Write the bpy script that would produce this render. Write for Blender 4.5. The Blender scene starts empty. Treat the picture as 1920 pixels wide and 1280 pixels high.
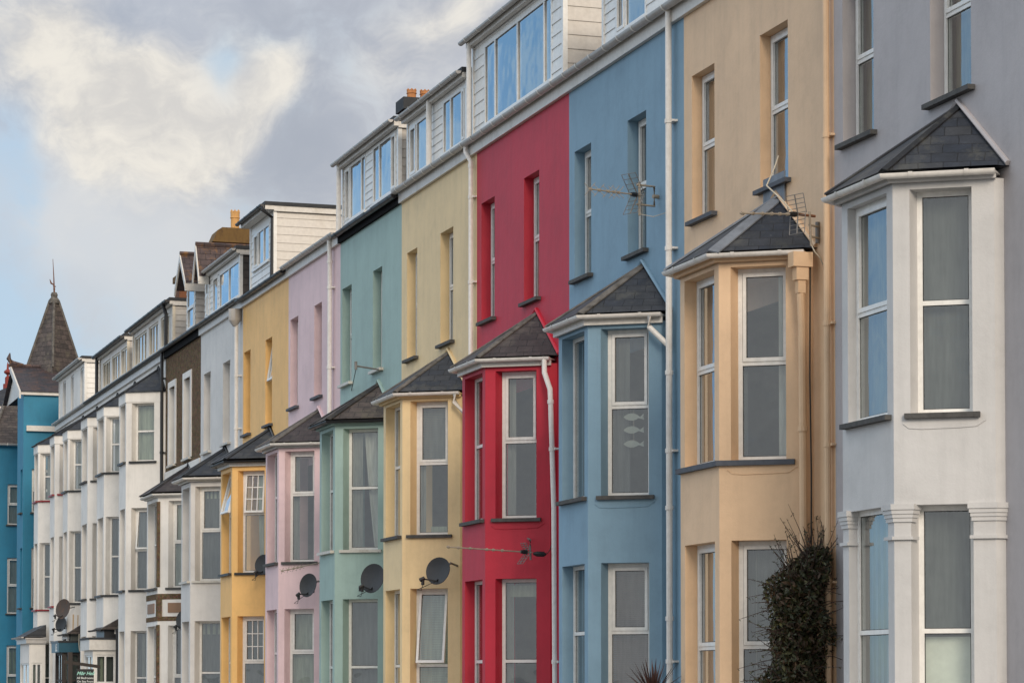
import bpy, bmesh, math, random
from mathutils import Vector, Matrix
R = math.radians
random.seed(7)
scene = bpy.context.scene
COL = scene.collection
FX = 13.564            # x of the terrace's front wall plane (metres right of the camera)
EAVE = 11.15           # top of the painted front walls
EYE = 1.7

# ------------------------------------------------------------------ node helpers
def new_mat(name):
    m = bpy.data.materials.new(name); m.use_nodes = True
    nt = m.node_tree; nt.nodes.clear()
    out = nt.nodes.new('ShaderNodeOutputMaterial')
    return m, nt, out
def N(nt, typ, **kw):
    n = nt.nodes.new(typ)
    for k, v in kw.items():
        if k.startswith('i_'):
            key = k[2:]
            key = int(key) if key.isdigit() else key.replace('_', ' ')
            n.inputs[key].default_value = v
        else: setattr(n, k, v)
    return n
def L(nt, a, b): nt.links.new(a, b)
def math_n(nt, op, a, b=None, clamp=False):
    n = nt.nodes.new('ShaderNodeMath'); n.operation = op; n.use_clamp = clamp
    for i, v in enumerate((a, b)):
        if v is None: continue
        if isinstance(v, (int, float)): n.inputs[i].default_value = v
        else: nt.links.new(v, n.inputs[i])
    return n.outputs[0]
def mixc(nt, fac, a, b, blend='MIX'):
    n = nt.nodes.new('ShaderNodeMix'); n.data_type = 'RGBA'; n.blend_type = blend
    for idx, v in ((0, fac), (6, a), (7, b)):
        if isinstance(v, (int, float)): n.inputs[idx].default_value = v
        elif isinstance(v, tuple): n.inputs[idx].default_value = (v + (1,))[:4]
        else: nt.links.new(v, n.inputs[idx])
    return n.outputs[2]
def ramp(nt, fac, stops):
    n = nt.nodes.new('ShaderNodeValToRGB')
    cr = n.color_ramp
    while len(cr.elements) < len(stops): cr.elements.new(0.5)
    for e, (p, c) in zip(cr.elements, stops):
        e.position = p; e.color = (c + (1,))[:4] if isinstance(c, tuple) else (c, c, c, 1)
    nt.links.new(fac, n.inputs[0]); return n.outputs[0]
def smooth(nt, v, lo, hi):
    n = nt.nodes.new('ShaderNodeMapRange'); n.interpolation_type = 'SMOOTHSTEP'
    nt.links.new(v, n.inputs[0]); n.inputs[1].default_value = lo; n.inputs[2].default_value = hi
    return n.outputs[0]
def pos(nt):
    return nt.nodes.new('ShaderNodeNewGeometry').outputs['Position']
def scaled(nt, vec, s):
    n = nt.nodes.new('ShaderNodeMapping'); n.inputs['Scale'].default_value = s
    nt.links.new(vec, n.inputs[0]); return n.outputs[0]
def noise(nt, vec, scale, detail=4, rough=0.55):
    n = N(nt, 'ShaderNodeTexNoise', i_Scale=scale, i_Detail=detail, i_Roughness=rough)
    nt.links.new(vec, n.inputs['Vector']); return n.outputs[0]
def srgb(r, g, b):
    f = lambda c: (c/255/12.92) if c/255 <= 0.04045 else ((c/255+0.055)/1.055)**2.4
    return (f(r), f(g), f(b))

# ------------------------------------------------------------------ materials
def stucco(name, c, rough=0.6, streak=0.16, bump=0.25):
    m, nt, out = new_mat(name)
    p = pos(nt)
    big = noise(nt, p, 0.55, 4)
    stk = noise(nt, scaled(nt, p, (3.2, 3.2, 0.28)), 1.5, 6, 0.7)
    fine = noise(nt, p, 45, 3)
    grit = noise(nt, p, 9, 5, 0.7)
    a = ramp(nt, big, [(0.3, 1-streak*0.6), (0.7, 1.0+streak*0.4)])
    b = ramp(nt, stk, [(0.30, 1-streak*1.0), (0.52, 1.0)])
    col = mixc(nt, 1.0, (c[0], c[1], c[2]), a, 'MULTIPLY')
    col = mixc(nt, 0.75, col, b, 'MULTIPLY')
    pat = noise(nt, p, 1.9, 6, 0.72)
    col = mixc(nt, 0.8, col, ramp(nt, pat, [(0.34, 0.90), (0.5, 1.0), (0.68, 1.06)]), 'MULTIPLY')
    spot = ramp(nt, grit, [(0.7, 0.0), (0.8, 1.0)])
    col = mixc(nt, math_n(nt, 'MULTIPLY', spot, 0.12), col, (c[0]*0.45, c[1]*0.45, c[2]*0.45))
    bs = N(nt, 'ShaderNodeBsdfPrincipled', i_Roughness=rough)
    L(nt, col, bs.inputs['Base Color'])
    h = math_n(nt, 'ADD', math_n(nt, 'MULTIPLY', fine, 0.35), math_n(nt, 'MULTIPLY', grit, 0.65))
    bp = N(nt, 'ShaderNodeBump', i_Strength=bump, i_Distance=0.016)
    h = math_n(nt, 'ADD', h, math_n(nt, 'MULTIPLY', noise(nt, p, 3.2, 4), 1.6))
    L(nt, h, bp.inputs['Height']); L(nt, bp.outputs[0], bs.inputs['Normal'])
    L(nt, bs.outputs[0], out.inputs[0]); return m
def pebbledash(name, c):
    m, nt, out = new_mat(name); p = pos(nt)
    v = N(nt, 'ShaderNodeTexVoronoi', i_Scale=55); L(nt, p, v.inputs['Vector'])
    n2 = noise(nt, p, 7, 6, 0.7)
    col = ramp(nt, n2, [(0.3, tuple(x*0.55 for x in c)), (0.5, c), (0.72, tuple(x*1.7 for x in c))])
    col = mixc(nt, 0.5, col, v.outputs['Color'], 'OVERLAY')
    hs = N(nt, 'ShaderNodeHueSaturation', i_Saturation=0.9); L(nt, col, hs.inputs['Color'])
    bs = N(nt, 'ShaderNodeBsdfPrincipled', i_Roughness=0.95); bs.inputs['Specular IOR Level'].default_value = 0.15; L(nt, hs.outputs[0], bs.inputs['Base Color'])
    bp = N(nt, 'ShaderNodeBump', i_Strength=0.9, i_Distance=0.02)
    L(nt, math_n(nt, 'ADD', v.outputs['Distance'], n2), bp.inputs['Height']); L(nt, bp.outputs[0], bs.inputs['Normal'])
    L(nt, bs.outputs[0], out.inputs[0]); return m
def plain(name, c, rough=0.4, var=0.12, scale=6, metal=0.0, bump=0.0):
    m, nt, out = new_mat(name); p = pos(nt)
    n1 = noise(nt, p, scale, 5, 0.65)
    f = ramp(nt, n1, [(0.3, 1-var), (0.65, 1+var*0.3)])
    col = mixc(nt, 1.0, c, f, 'MULTIPLY')
    bs = N(nt, 'ShaderNodeBsdfPrincipled', i_Roughness=rough, i_Metallic=metal); L(nt, col, bs.inputs['Base Color'])
    if bump:
        bp = N(nt, 'ShaderNodeBump', i_Strength=bump, i_Distance=0.01)
        L(nt, noise(nt, p, scale*5, 4), bp.inputs['Height']); L(nt, bp.outputs[0], bs.inputs['Normal'])
    L(nt, bs.outputs[0], out.inputs[0]); return m
def weathered(name, c, dirt, amount=0.5, rough=0.45, scale=3):
    m, nt, out = new_mat(name); p = pos(nt)
    n1 = noise(nt, scaled(nt, p, (1.5, 1.5, 0.6)), scale, 6, 0.7)
    f = math_n(nt, 'MULTIPLY', ramp(nt, n1, [(0.5, 0.0), (0.72, 1.0)]), amount)
    col = mixc(nt, f, c, dirt)
    n2 = noise(nt, p, 14, 4)
    col = mixc(nt, 1.0, col, ramp(nt, n2, [(0.3, 0.88), (0.7, 1.02)]), 'MULTIPLY')
    bs = N(nt, 'ShaderNodeBsdfPrincipled', i_Roughness=rough); L(nt, col, bs.inputs['Base Color'])
    L(nt, bs.outputs[0], out.inputs[0]); return m
def slate(name, c1, c2, mortar, lichen=None, lich_amt=0.0, bw=0.28, bh=0.185, rough=0.6, white=0.0):
    m, nt, out = new_mat(name)
    uv = N(nt, 'ShaderNodeUVMap').outputs[0]
    wob = noise(nt, uv, 1.6, 2)
    vm = N(nt, 'ShaderNodeVectorMath', operation='ADD')
    cx = N(nt, 'ShaderNodeCombineXYZ'); L(nt, math_n(nt, 'MULTIPLY', math_n(nt, 'SUBTRACT', wob, 0.5), 0.035), cx.inputs[1])
    L(nt, math_n(nt, 'MULTIPLY', math_n(nt, 'SUBTRACT', wob, 0.5), 0.1), cx.inputs[0])
    L(nt, uv, vm.inputs[0]); L(nt, cx.outputs[0], vm.inputs[1])
    br = N(nt, 'ShaderNodeTexBrick', offset=0.5)
    for k, v in (('Scale', 1.0), ('Mortar Size', 0.006), ('Mortar Smooth', 0.3), ('Bias', 0.0), ('Brick Width', bw), ('Row Height', bh)):
        br.inputs[k].default_value = v
    br.inputs['Color1'].default_value = c1 + (1,); br.inputs['Color2'].default_value = c2 + (1,); br.inputs['Mortar'].default_value = mortar + (1,)
    L(nt, vm.outputs[0], br.inputs['Vector'])
    n1 = noise(nt, pos(nt), 5, 6, 0.7)
    col = mixc(nt, 0.8, br.outputs['Color'], ramp(nt, n1, [(0.3, 0.5), (0.52, 1.0), (0.72, 1.7)]), 'MULTIPLY')
    if lichen:
        n3 = noise(nt, pos(nt), 2.2, 6, 0.75)
        col = mixc(nt, math_n(nt, 'MULTIPLY', ramp(nt, n3, [(0.52, 0.0), (0.64, 1.0)]), lich_amt), col, lichen)
    if white:
        n4 = noise(nt, scaled(nt, uv, (1.2, 4.5, 1)), 3.2, 5, 0.75)
        col = mixc(nt, math_n(nt, 'MULTIPLY', ramp(nt, n4, [(0.66, 0.0), (0.72, 1.0)]), white), col, (0.5, 0.5, 0.48))
    bs = N(nt, 'ShaderNodeBsdfPrincipled', i_Roughness=rough); L(nt, col, bs.inputs['Base Color'])
    sp = N(nt, 'ShaderNodeSeparateXYZ'); L(nt, vm.outputs[0], sp.inputs[0])
    fr = math_n(nt, 'FRACT', math_n(nt, 'DIVIDE', sp.outputs[1], bh))
    h = math_n(nt, 'SUBTRACT', math_n(nt, 'MULTIPLY', math_n(nt, 'SUBTRACT', 1.0, fr), 0.8), math_n(nt, 'MULTIPLY', br.outputs['Fac'], 0.5))
    h = math_n(nt, 'ADD', h, math_n(nt, 'MULTIPLY', n1, 0.35))
    bp = N(nt, 'ShaderNodeBump', i_Strength=0.8, i_Distance=0.03); L(nt, h, bp.inputs['Height']); L(nt, bp.outputs[0], bs.inputs['Normal'])
    L(nt, bs.outputs[0], out.inputs[0]); return m
def glass(name, tint=(0.9, 0.93, 0.92)):
    m, nt, out = new_mat(name)
    p = pos(nt)
    bp = N(nt, 'ShaderNodeBump', i_Strength=0.12, i_Distance=0.05)
    L(nt, noise(nt, p, 1.3, 2), bp.inputs['Height'])
    geo = nt.nodes.new('ShaderNodeNewGeometry')
    dp = N(nt, 'ShaderNodeVectorMath', operation='DOT_PRODUCT'); L(nt, geo.outputs['Incoming'], dp.inputs[0]); L(nt, geo.outputs['Normal'], dp.inputs[1])
    q = math_n(nt, 'SUBTRACT', 1.0, math_n(nt, 'ABSOLUTE', dp.outputs['Value']))
    F = math_n(nt, 'ADD', 0.04, math_n(nt, 'MULTIPLY', math_n(nt, 'POWER', q, 5.0), 0.96))
    fac = math_n(nt, 'DIVIDE', math_n(nt, 'MULTIPLY', F, 4.0), math_n(nt, 'ADD', math_n(nt, 'MULTIPLY', F, 3.0), 1.0), True)
    gl = N(nt, 'ShaderNodeBsdfGlossy', i_Roughness=0.0); gl.inputs['Color'].default_value = (0.96, 0.98, 1, 1)
    L(nt, bp.outputs[0], gl.inputs['Normal'])
    tr = N(nt, 'ShaderNodeBsdfTransparent'); tr.inputs['Color'].default_value = tint + (1,)
    mx = N(nt, 'ShaderNodeMixShader'); L(nt, fac, mx.inputs[0]); L(nt, tr.outputs[0], mx.inputs[1]); L(nt, gl.outputs[0], mx.inputs[2])
    L(nt, mx.outputs[0], out.inputs[0]); return m
def cloth(name, c, trans=0.35):
    m, nt, out = new_mat(name)
    n1 = noise(nt, scaled(nt, pos(nt), (6, 6, 0.7)), 3, 3)
    col = mixc(nt, 1.0, c, ramp(nt, n1, [(0.3, 0.72), (0.7, 1.08)]), 'MULTIPLY')
    df = N(nt, 'ShaderNodeBsdfDiffuse'); L(nt, col, df.inputs[0])
    tl = N(nt, 'ShaderNodeBsdfTranslucent'); L(nt, col, tl.inputs[0])
    mx = N(nt, 'ShaderNodeMixShader', i_0=trans); L(nt, df.outputs[0], mx.inputs[1]); L(nt, tl.outputs[0], mx.inputs[2])
    L(nt, mx.outputs[0], out.inputs[0]); return m
def leafmat(name, c1, c2, c3):
    m, nt, out = new_mat(name)
    oi = noise(nt, pos(nt), 9, 3, 0.8)
    col = ramp(nt, oi, [(0.3, c1), (0.52, c2), (0.72, c3)])
    bs = N(nt, 'ShaderNodeBsdfPrincipled', i_Roughness=0.6); L(nt, col, bs.inputs['Base Color'])
    L(nt, bs.outputs[0], out.inputs[0]); return m

M = {}
WALL = dict(
    gray=(0.395, 0.365, 0.365), graybay=(0.525, 0.51, 0.495), tan=(0.70, 0.475, 0.29), blue=(0.185, 0.300, 0.390),
    red=(0.46, 0.013, 0.034), cream=(0.76, 0.565, 0.305), green=(0.31, 0.425, 0.385), pink=(0.74, 0.535, 0.54),
    orange=(0.83, 0.49, 0.17), white=(0.65, 0.62, 0.585), oldwhite=(0.76, 0.72, 0.665), teal=(0.010, 0.18, 0.30))
for k, c in WALL.items():
    M[k] = stucco('stucco_'+k, c, streak=0.14 if k in ('red', 'oldwhite', 'green') else 0.11)
M['brown'] = pebbledash('brown_pebbledash', (0.15, 0.095, 0.05))
M['panel'] = stucco('brown_panel', (0.26, 0.15, 0.085))
M['upvc'] = weathered('white_frame', (0.80, 0.78, 0.74), (0.52, 0.47, 0.38), 0.22, 0.32, 2.5)
M['creamframe'] = weathered('cream_frame', (0.76, 0.67, 0.53), (0.40, 0.30, 0.18), 0.4, 0.4, 2.5)
M['gasket'] = plain('black_gasket', (0.012, 0.012, 0.012), 0.5)
M['gutterw'] = weathered('white_gutter', (0.47, 0.445, 0.42), (0.34, 0.29, 0.22), 0.4, 0.3, 2.0)
M['pipe'] = weathered('white_pipe', (0.78, 0.74, 0.69), (0.45, 0.38, 0.28), 0.3, 0.35, 2.0)
M['clip'] = plain('gutter_clip', (0.82, 0.77, 0.69), 0.35)
M['gutterb'] = plain('black_gutter', (0.014, 0.014, 0.016), 0.35, 0.3)
M['blackboard'] = plain('black_board', (0.012, 0.012, 0.013), 0.9, 0.3)
M['blackboard'].node_tree.nodes['Principled BSDF'].inputs['Specular IOR Level'].default_value = 0.1
M['fascia'] = weathered('white_fascia', (0.66, 0.625, 0.575), (0.36, 0.31, 0.23), 0.4, 0.45, 2.0)
M['cladw'] = weathered('white_cladding', (0.80, 0.78, 0.74), (0.45, 0.40, 0.32), 0.35, 0.4, 1.5)
M['cladp'] = weathered('cream_cladding', (0.62, 0.575, 0.52), (0.45, 0.38, 0.30), 0.35, 0.4, 1.5)
M['slatesill'] = plain('slate_sill', (0.070, 0.067, 0.063), 0.8, 0.4, 9, bump=0.4)
M['blacksill'] = plain('black_sill', (0.02, 0.019, 0.018), 0.5, 0.3, 9)
M['redsill'] = plain('red_sill', (0.26, 0.012, 0.016), 0.45, 0.3, 9)
M['whitesill'] = weathered('white_sill', (0.58, 0.55, 0.49), (0.3, 0.26, 0.2), 0.5, 0.5, 4)
M['graysill'] = plain('painted_grey_sill', (0.075, 0.082, 0.098), 0.75, 0.25, 9)
M['slate'] = slate('blue_slate', (0.011, 0.015, 0.025), (0.030, 0.031, 0.035), (0.005, 0.005, 0.007), (0.10, 0.095, 0.075), 0.35, white=0.7)
M['slatep'] = slate('purple_slate', (0.026, 0.017, 0.017), (0.044, 0.031, 0.030), (0.008, 0.006, 0.006), (0.16, 0.14, 0.11), 0.25, white=0.3)
M['slateb'] = slate('brown_slate', (0.040, 0.030, 0.026), (0.078, 0.058, 0.050), (0.014, 0.011, 0.01), (0.13, 0.11, 0.075), 0.5, rough=0.7)
M['slateo'] = slate('lichened_slate', (0.05, 0.034, 0.036), (0.085, 0.055, 0.05), (0.012, 0.009, 0.009), (0.22, 0.10, 0.02), 0.75, rough=0.7)
M['slatec'] = slate('patched_slate', (0.022, 0.021, 0.027), (0.055, 0.034, 0.034), (0.008, 0.006, 0.007), (0.13, 0.055, 0.02), 0.35, rough=0.6)
M['slatel'] = slate('slate_hanging', (0.05, 0.042, 0.038), (0.085, 0.07, 0.06), (0.012, 0.01, 0.01), rough=0.6)
M['lead'] = plain('lead', (0.16, 0.175, 0.2), 0.5, 0.35, 5, bump=0.4)
M['mortar'] = plain('mortar', (0.13, 0.118, 0.105), 0.9, 0.6, 7, bump=0.8)
M['felt'] = plain('roofing_felt', (0.028, 0.03, 0.034), 0.75, 0.3)
M['glass'] = glass('window_glass')
M['room'] = plain('room_plaster', (0.34, 0.33, 0.29), 0.9)
M['net'] = cloth('net_curtain', (0.36, 0.38, 0.34), 0.4)
M['netdark'] = cloth('dark_net', (0.17, 0.185, 0.175), 0.4)
M['olive'] = cloth('olive_curtain', (0.26, 0.25, 0.16), 0.3)
M['drape'] = cloth('white_drape', (0.62, 0.63, 0.56), 0.35)
M['drapeg'] = cloth('pale_green_drape', (0.42, 0.47, 0.36), 0.35)
M['blind'] = cloth('grey_blind', (0.30, 0.32, 0.31), 0.3)
M['blindm'] = cloth('mauve_blind', (0.26, 0.22, 0.21), 0.3)
M['blindg'] = cloth('pale_green_blind', (0.58, 0.66, 0.55), 0.35)
M['board'] = plain('white_board', (0.62, 0.65, 0.56), 0.6)
M['dish'] = plain('dark_grey_dish', (0.035, 0.037, 0.040), 0.6, 0.25)
M['rustdish'] = weathered('rusty_dish', (0.06, 0.045, 0.038), (0.14, 0.06, 0.025), 0.8, 0.7, 6)
M['black'] = plain('black_plastic', (0.008, 0.008, 0.009), 0.45)
M['alu'] = weathered('aged_aluminium', (0.30, 0.25, 0.19), (0.16, 0.10, 0.05), 0.7, 0.55, 10)
M['steel'] = plain('dull_steel', (0.16, 0.15, 0.14), 0.5, 0.3)
M['green_clip'] = plain('green_plastic', (0.02, 0.16, 0.05), 0.5)
M['cable'] = plain('pale_cable', (0.5, 0.44, 0.34), 0.6)
M['cabledark'] = plain('dark_cable', (0.02, 0.018, 0.015), 0.6)
M['rust'] = weathered('rust_stain', (0.50, 0.31, 0.13), (0.62, 0.54, 0.42), 0.9, 0.9, 8)
M['terra'] = weathered('terracotta', (0.50, 0.21, 0.075), (0.25, 0.10, 0.04), 0.5, 0.8, 6)
M['terrapale'] = weathered('pale_terracotta', (0.62, 0.34, 0.12), (0.40, 0.17, 0.05), 0.5, 0.8, 6)
M['redterra'] = plain('red_terracotta', (0.22, 0.03, 0.022), 0.7, 0.3)
M['ochre'] = weathered('lichened_render', (0.15, 0.085, 0.026), (0.06, 0.03, 0.014), 0.8, 0.9, 5)
M['brick'] = weathered('chimney_brick', (0.16, 0.06, 0.025), (0.07, 0.035, 0.02), 0.8, 0.9, 6)
M['wood'] = plain('dark_wood', (0.022, 0.014, 0.01), 0.6, 0.4)
M['signteal'] = plain('teal_sign', (0.006, 0.07, 0.11), 0.35)
M['signblack'] = plain('sign_black', (0.006, 0.007, 0.008), 0.4)
M['letterw'] = plain('white_lettering', (0.7, 0.72, 0.7), 0.5)
M['letterm'] = plain('mint_lettering', (0.35, 0.68, 0.58), 0.5)
M['fish'] = plain('pale_fish', (0.27, 0.29, 0.25), 0.6)
M['leaf'] = leafmat('dark_evergreen_leaf', (0.010, 0.014, 0.005), (0.034, 0.038, 0.012), (0.13, 0.11, 0.03))
M['leafb'] = leafmat('brown_leaf', (0.03, 0.016, 0.008), (0.06, 0.032, 0.014), (0.11, 0.06, 0.02))
M['twig'] = plain('twig', (0.06, 0.036, 0.026), 0.8, 0.4)
M['cordy'] = leafmat('purple_cordyline', (0.018, 0.006, 0.005), (0.035, 0.011, 0.008), (0.08, 0.028, 0.015))

# ------------------------------------------------------------------ mesh helpers
class G:
    def __init__(s): s.v = []; s.f = []
    def add(s, vs, fs):
        b = len(s.v); s.v += [Vector(v) for v in vs]; s.f += [tuple(i+b for i in f) for f in fs]
    def poly(s, *pts): s.add(pts, [tuple(range(len(pts)))])
    def box(s, o, u, v, w):
        o, u, v, w = Vector(o), Vector(u), Vector(v), Vector(w)
        s.add([o, o+u, o+u+v, o+v, o+w, o+u+w, o+u+v+w, o+v+w],
              [(0,3,2,1), (4,5,6,7), (0,1,5,4), (1,2,6,5), (2,3,7,6), (3,0,4,7)])
    def bx(s, x0, x1, y0, y1, z0, z1): s.box((x0,y0,z0), (x1-x0,0,0), (0,y1-y0,0), (0,0,z1-z0))
    def prism(s, pl, z0, z1, cap=True):
        n = len(pl)
        vs = [(p[0], p[1], z0) for p in pl] + [(p[0], p[1], z1) for p in pl]
        fs = [(i, (i+1) % n, (i+1) % n+n, i+n) for i in range(n)]
        if cap: fs += [tuple(range(n))[::-1], tuple(range(n, 2*n))]
        s.add(vs, fs)
    def tube(s, path, r, n=8, caps=True, squash=None):
        P = [Vector(p) for p in path]; rs = r if isinstance(r, (list, tuple)) else [r]*len(P)
        vs = []; fs = []
        for i, p in enumerate(P):
            t = (P[min(i+1, len(P)-1)] - P[max(i-1, 0)]).normalized()
            up = Vector((0, 0, 1)) if abs(t.z) < 0.9 else Vector((0, 1, 0))
            a = t.cross(up).normalized(); b = a.cross(t).normalized()
            k = 1.0
            if 0 < i < len(P)-1:
                c = (P[i]-P[i-1]).normalized().dot((P[i+1]-P[i]).normalized())
                k = 1/max(0.6, math.sqrt((1+c)/2))
            for j in range(n):
                an = 2*math.pi*j/n
                vs.append(p + (a*math.cos(an)*k + b*math.sin(an))*rs[i])
        for i in range(len(P)-1):
            for j in range(n):
                fs.append((i*n+j, i*n+(j+1) % n, (i+1)*n+(j+1) % n, (i+1)*n+j))
        if caps: fs += [tuple(range(n))[::-1], tuple((len(P)-1)*n+j for j in range(n))]
        s.add(vs, fs)
    def lathe(s, c, prof, n=12, axis=Vector((0,0,1))):
        c = Vector(c); ax = Vector(axis).normalized()
        a = ax.orthogonal().normalized(); b = ax.cross(a)
        vs = []; fs = []
        for r, h in prof:
            for j in range(n):
                an = 2*math.pi*j/n
                vs.append(c + ax*h + (a*math.cos(an) + b*math.sin(an))*r)
        for i in range(len(prof)-1):
            for j in range(n): fs.append((i*n+j, i*n+(j+1) % n, (i+1)*n+(j+1) % n, (i+1)*n+j))
        s.add(vs, fs)
    def build(s, name, mat, parent=None, uv=False, angle=30, recalc=True):
        off = Vector((0, 0, 0))
        if parent is not None:
            off = Vector(ROOTLOC[parent.name])
        me = bpy.data.meshes.new(name)
        bm = bmesh.new()
        bv = [bm.verts.new(v-off) for v in s.v]
        for f in s.f:
            try: bm.faces.new([bv[i] for i in f])
            except ValueError: pass
        if recalc: bmesh.ops.recalc_face_normals(bm, faces=bm.faces)
        if uv:
            ul = bm.loops.layers.uv.new('UVMap')
            bm.normal_update()
            for f in bm.faces:
                n = f.normal
                if abs(n.z) > 0.98: u = Vector((0, 1, 0))
                else: u = Vector((0, 0, 1)).cross(n).normalized()
                w = n.cross(u)
                for lp in f.loops:
                    c = lp.vert.co + off
                    lp[ul].uv = (c.dot(u), c.dot(w))
        bm.to_mesh(me); bm.free()
        me.materials.append(M[mat] if isinstance(mat, str) else mat)
        for p in me.polygons: p.use_smooth = True
        me.set_sharp_from_angle(angle=R(angle))
        o = bpy.data.objects.new(name, me); COL.objects.link(o)
        if parent is not None:
            o.parent = parent; ROOTLOC[o.name] = tuple(off)
        else: ROOTLOC[o.name] = (0, 0, 0)
        return o
ROOTLOC = {}
def thing(name, label, cat, loc, group=None):
    o = bpy.data.objects.new(name, None); COL.objects.link(o); o.location = loc
    o.empty_display_size = 0.2
    o['label'] = label; o['category'] = cat
    if group: o['group'] = group
    ROOTLOC[o.name] = tuple(loc); return o

def wall_grid(g, x, y0, y1, z0, z1, holes, depth=0.0):
    """front wall sheet at x with rectangular openings and reveals going in by depth"""
    ys = sorted({y0, y1} | {h[0] for h in holes} | {h[1] for h in holes})
    zs = sorted({z0, z1} | {h[2] for h in holes} | {h[3] for h in holes})
    for a, b in zip(ys, ys[1:]):
        for c, e in zip(zs, zs[1:]):
            my, mz = (a+b)/2, (c+e)/2
            if any(h[0] < my < h[1] and h[2] < mz < h[3] for h in holes): continue
            g.poly((x,a,c), (x,b,c), (x,b,e), (x,a,e))
    for h in holes:
        dp = h[4] if len(h) > 4 else depth
        if dp <= 0: continue
        a, b, c, e = h[:4]; X = x+dp
        g.poly((x,b,c), (X,b,c), (X,b,e), (x,b,e)); g.poly((x,a,c), (x,a,e), (X,a,e), (X,a,c))
        g.poly((x,a,e), (x,b,e), (X,b,e), (X,a,e)); g.poly((x,a,c), (X,a,c), (X,b,c), (x,b,c))

def window(root, O, u, n, w, h, rows=None, cols=None, fw=0.055, sash=None, tilt=None, bars=None,
           mat='upvc', curtains=(), label=None, row_cols=None, gasket=True):
    """frame in the plane through O spanned by u and z, n pointing outdoors; rows/cols split it into lights"""
    O, u, n = Vector(O), Vector(u).normalized(), Vector(n).normalized(); Z = Vector((0, 0, 1))
    g = G(); pg = G(); gk = G()
    rows = [0] + list(rows or []) + [h]
    D = 0.075
    def bar(a0, a1, c0, c1, n0=-D, n1=0.0, T=None):
        o = O + u*a0 + Z*c0 + n*n0
        U, V, W = u*(a1-a0), Z*(c1-c0), n*(n1-n0)
        if T: o, U, V, W = T(o), T(U, 0), T(V, 0), T(W, 0)
        g.box(o, U, V, W)
    bar(0, fw, 0, h); bar(w-fw, w, 0, h)
    tb = 0.05
    for r in rows:
        c0 = max(0, min(r-tb/2, h-fw)) if 0 < r < h else (0 if r == 0 else h-fw)
        bar(fw, w-fw, c0, c0+(tb if 0 < r < h else fw), n1=-0.002)
    for i, (r0, r1) in enumerate(zip(rows, rows[1:])):
        cs = [0] + list((row_cols or {}).get(i, cols or [])) + [w]
        z0 = r0 + (fw if r0 == 0 else tb/2); z1 = r1 - (fw if r1 == h else tb/2)
        for c in cs[1:-1]: bar(c-0.03, c+0.03, z0, z1, n1=-0.001)
        for j, (c0, c1) in enumerate(zip(cs, cs[1:])):
            a0 = c0 + (fw if j == 0 else 0.03); a1 = c1 - (fw if j == len(cs)-2 else 0.03)
            has = (i, j) in (sash or [])
            T = None
            tl = (tilt or {}).get((i, j))
            if tl:
                piv = O + Z*z1; Rm = Matrix.Rotation(R(tl), 3, u)
                # swing the bottom outwards
                if (Rm @ (-Z)).dot(n) < 0: Rm = Matrix.Rotation(R(-tl), 3, u)
                T = lambda p, k=1, Rm=Rm, piv=piv: (Rm @ (p-piv) + piv) if k else Rm @ p
            p0, p1, q0, q1 = a0, a1, z0, z1
            if has:
                sw = 0.048; b = -0.006; f = 0.014
                bar(a0-b, a0+sw, q0, q1, -0.05, f, T); bar(a1-sw, a1+b, q0, q1, -0.05, f, T)
                bar(a0+sw, a1-sw, q0, q0+sw, -0.05, f-0.002, T); bar(a0+sw, a1-sw, q1-sw, q1, -0.05, f-0.002, T)
                p0, p1, q0, q1 = a0+sw, a1-sw, q0+sw, q1-sw
            nb = (bars or {}).get((i, j))
            if nb:
                for k in range(1, nb[0]):
                    x = p0+(p1-p0)*k/nb[0]; bar(x-0.011, x+0.011, q0, q1, -0.02, -0.004, T)
                for k in range(1, nb[1]):
                    z = q0+(q1-q0)*k/nb[1]; bar(p0, p1, z-0.011, z+0.011, -0.02, -0.006, T)
            ps = [O + u*a + Z*c + n*-0.025 for a, c in ((p0,q0), (p1,q0), (p1,q1), (p0,q1))]
            if T: ps = [T(p) for p in ps]
            pg.poly(*ps)
            if gasket:
                k = 0.009
                def gb(x0, x1, y0, y1):
                    qs = [O + u*a + Z*c + n*-0.022 for a, c in ((x0,y0), (x1,y0), (x1,y1), (x0,y1))]
                    if T: qs = [T(q) for q in qs]
                    gk.poly(*qs)
                gb(p0, p0+k, q0, q1); gb(p1-k, p1, q0, q1); gb(p0+k, p1-k, q1-k, q1); gb(p0+k, p1-k, q0, q0+k)
    fo = g.build('window', mat, root)
    if label: fo['label'] = label
    pg.build('pane', 'glass', fo, recalc=False)
    if gasket: gk.build('glazing_seal', 'gasket', fo)
    for c in curtains: curtain(fo, O, u, n, w, h, *c)
    return fo

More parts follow.
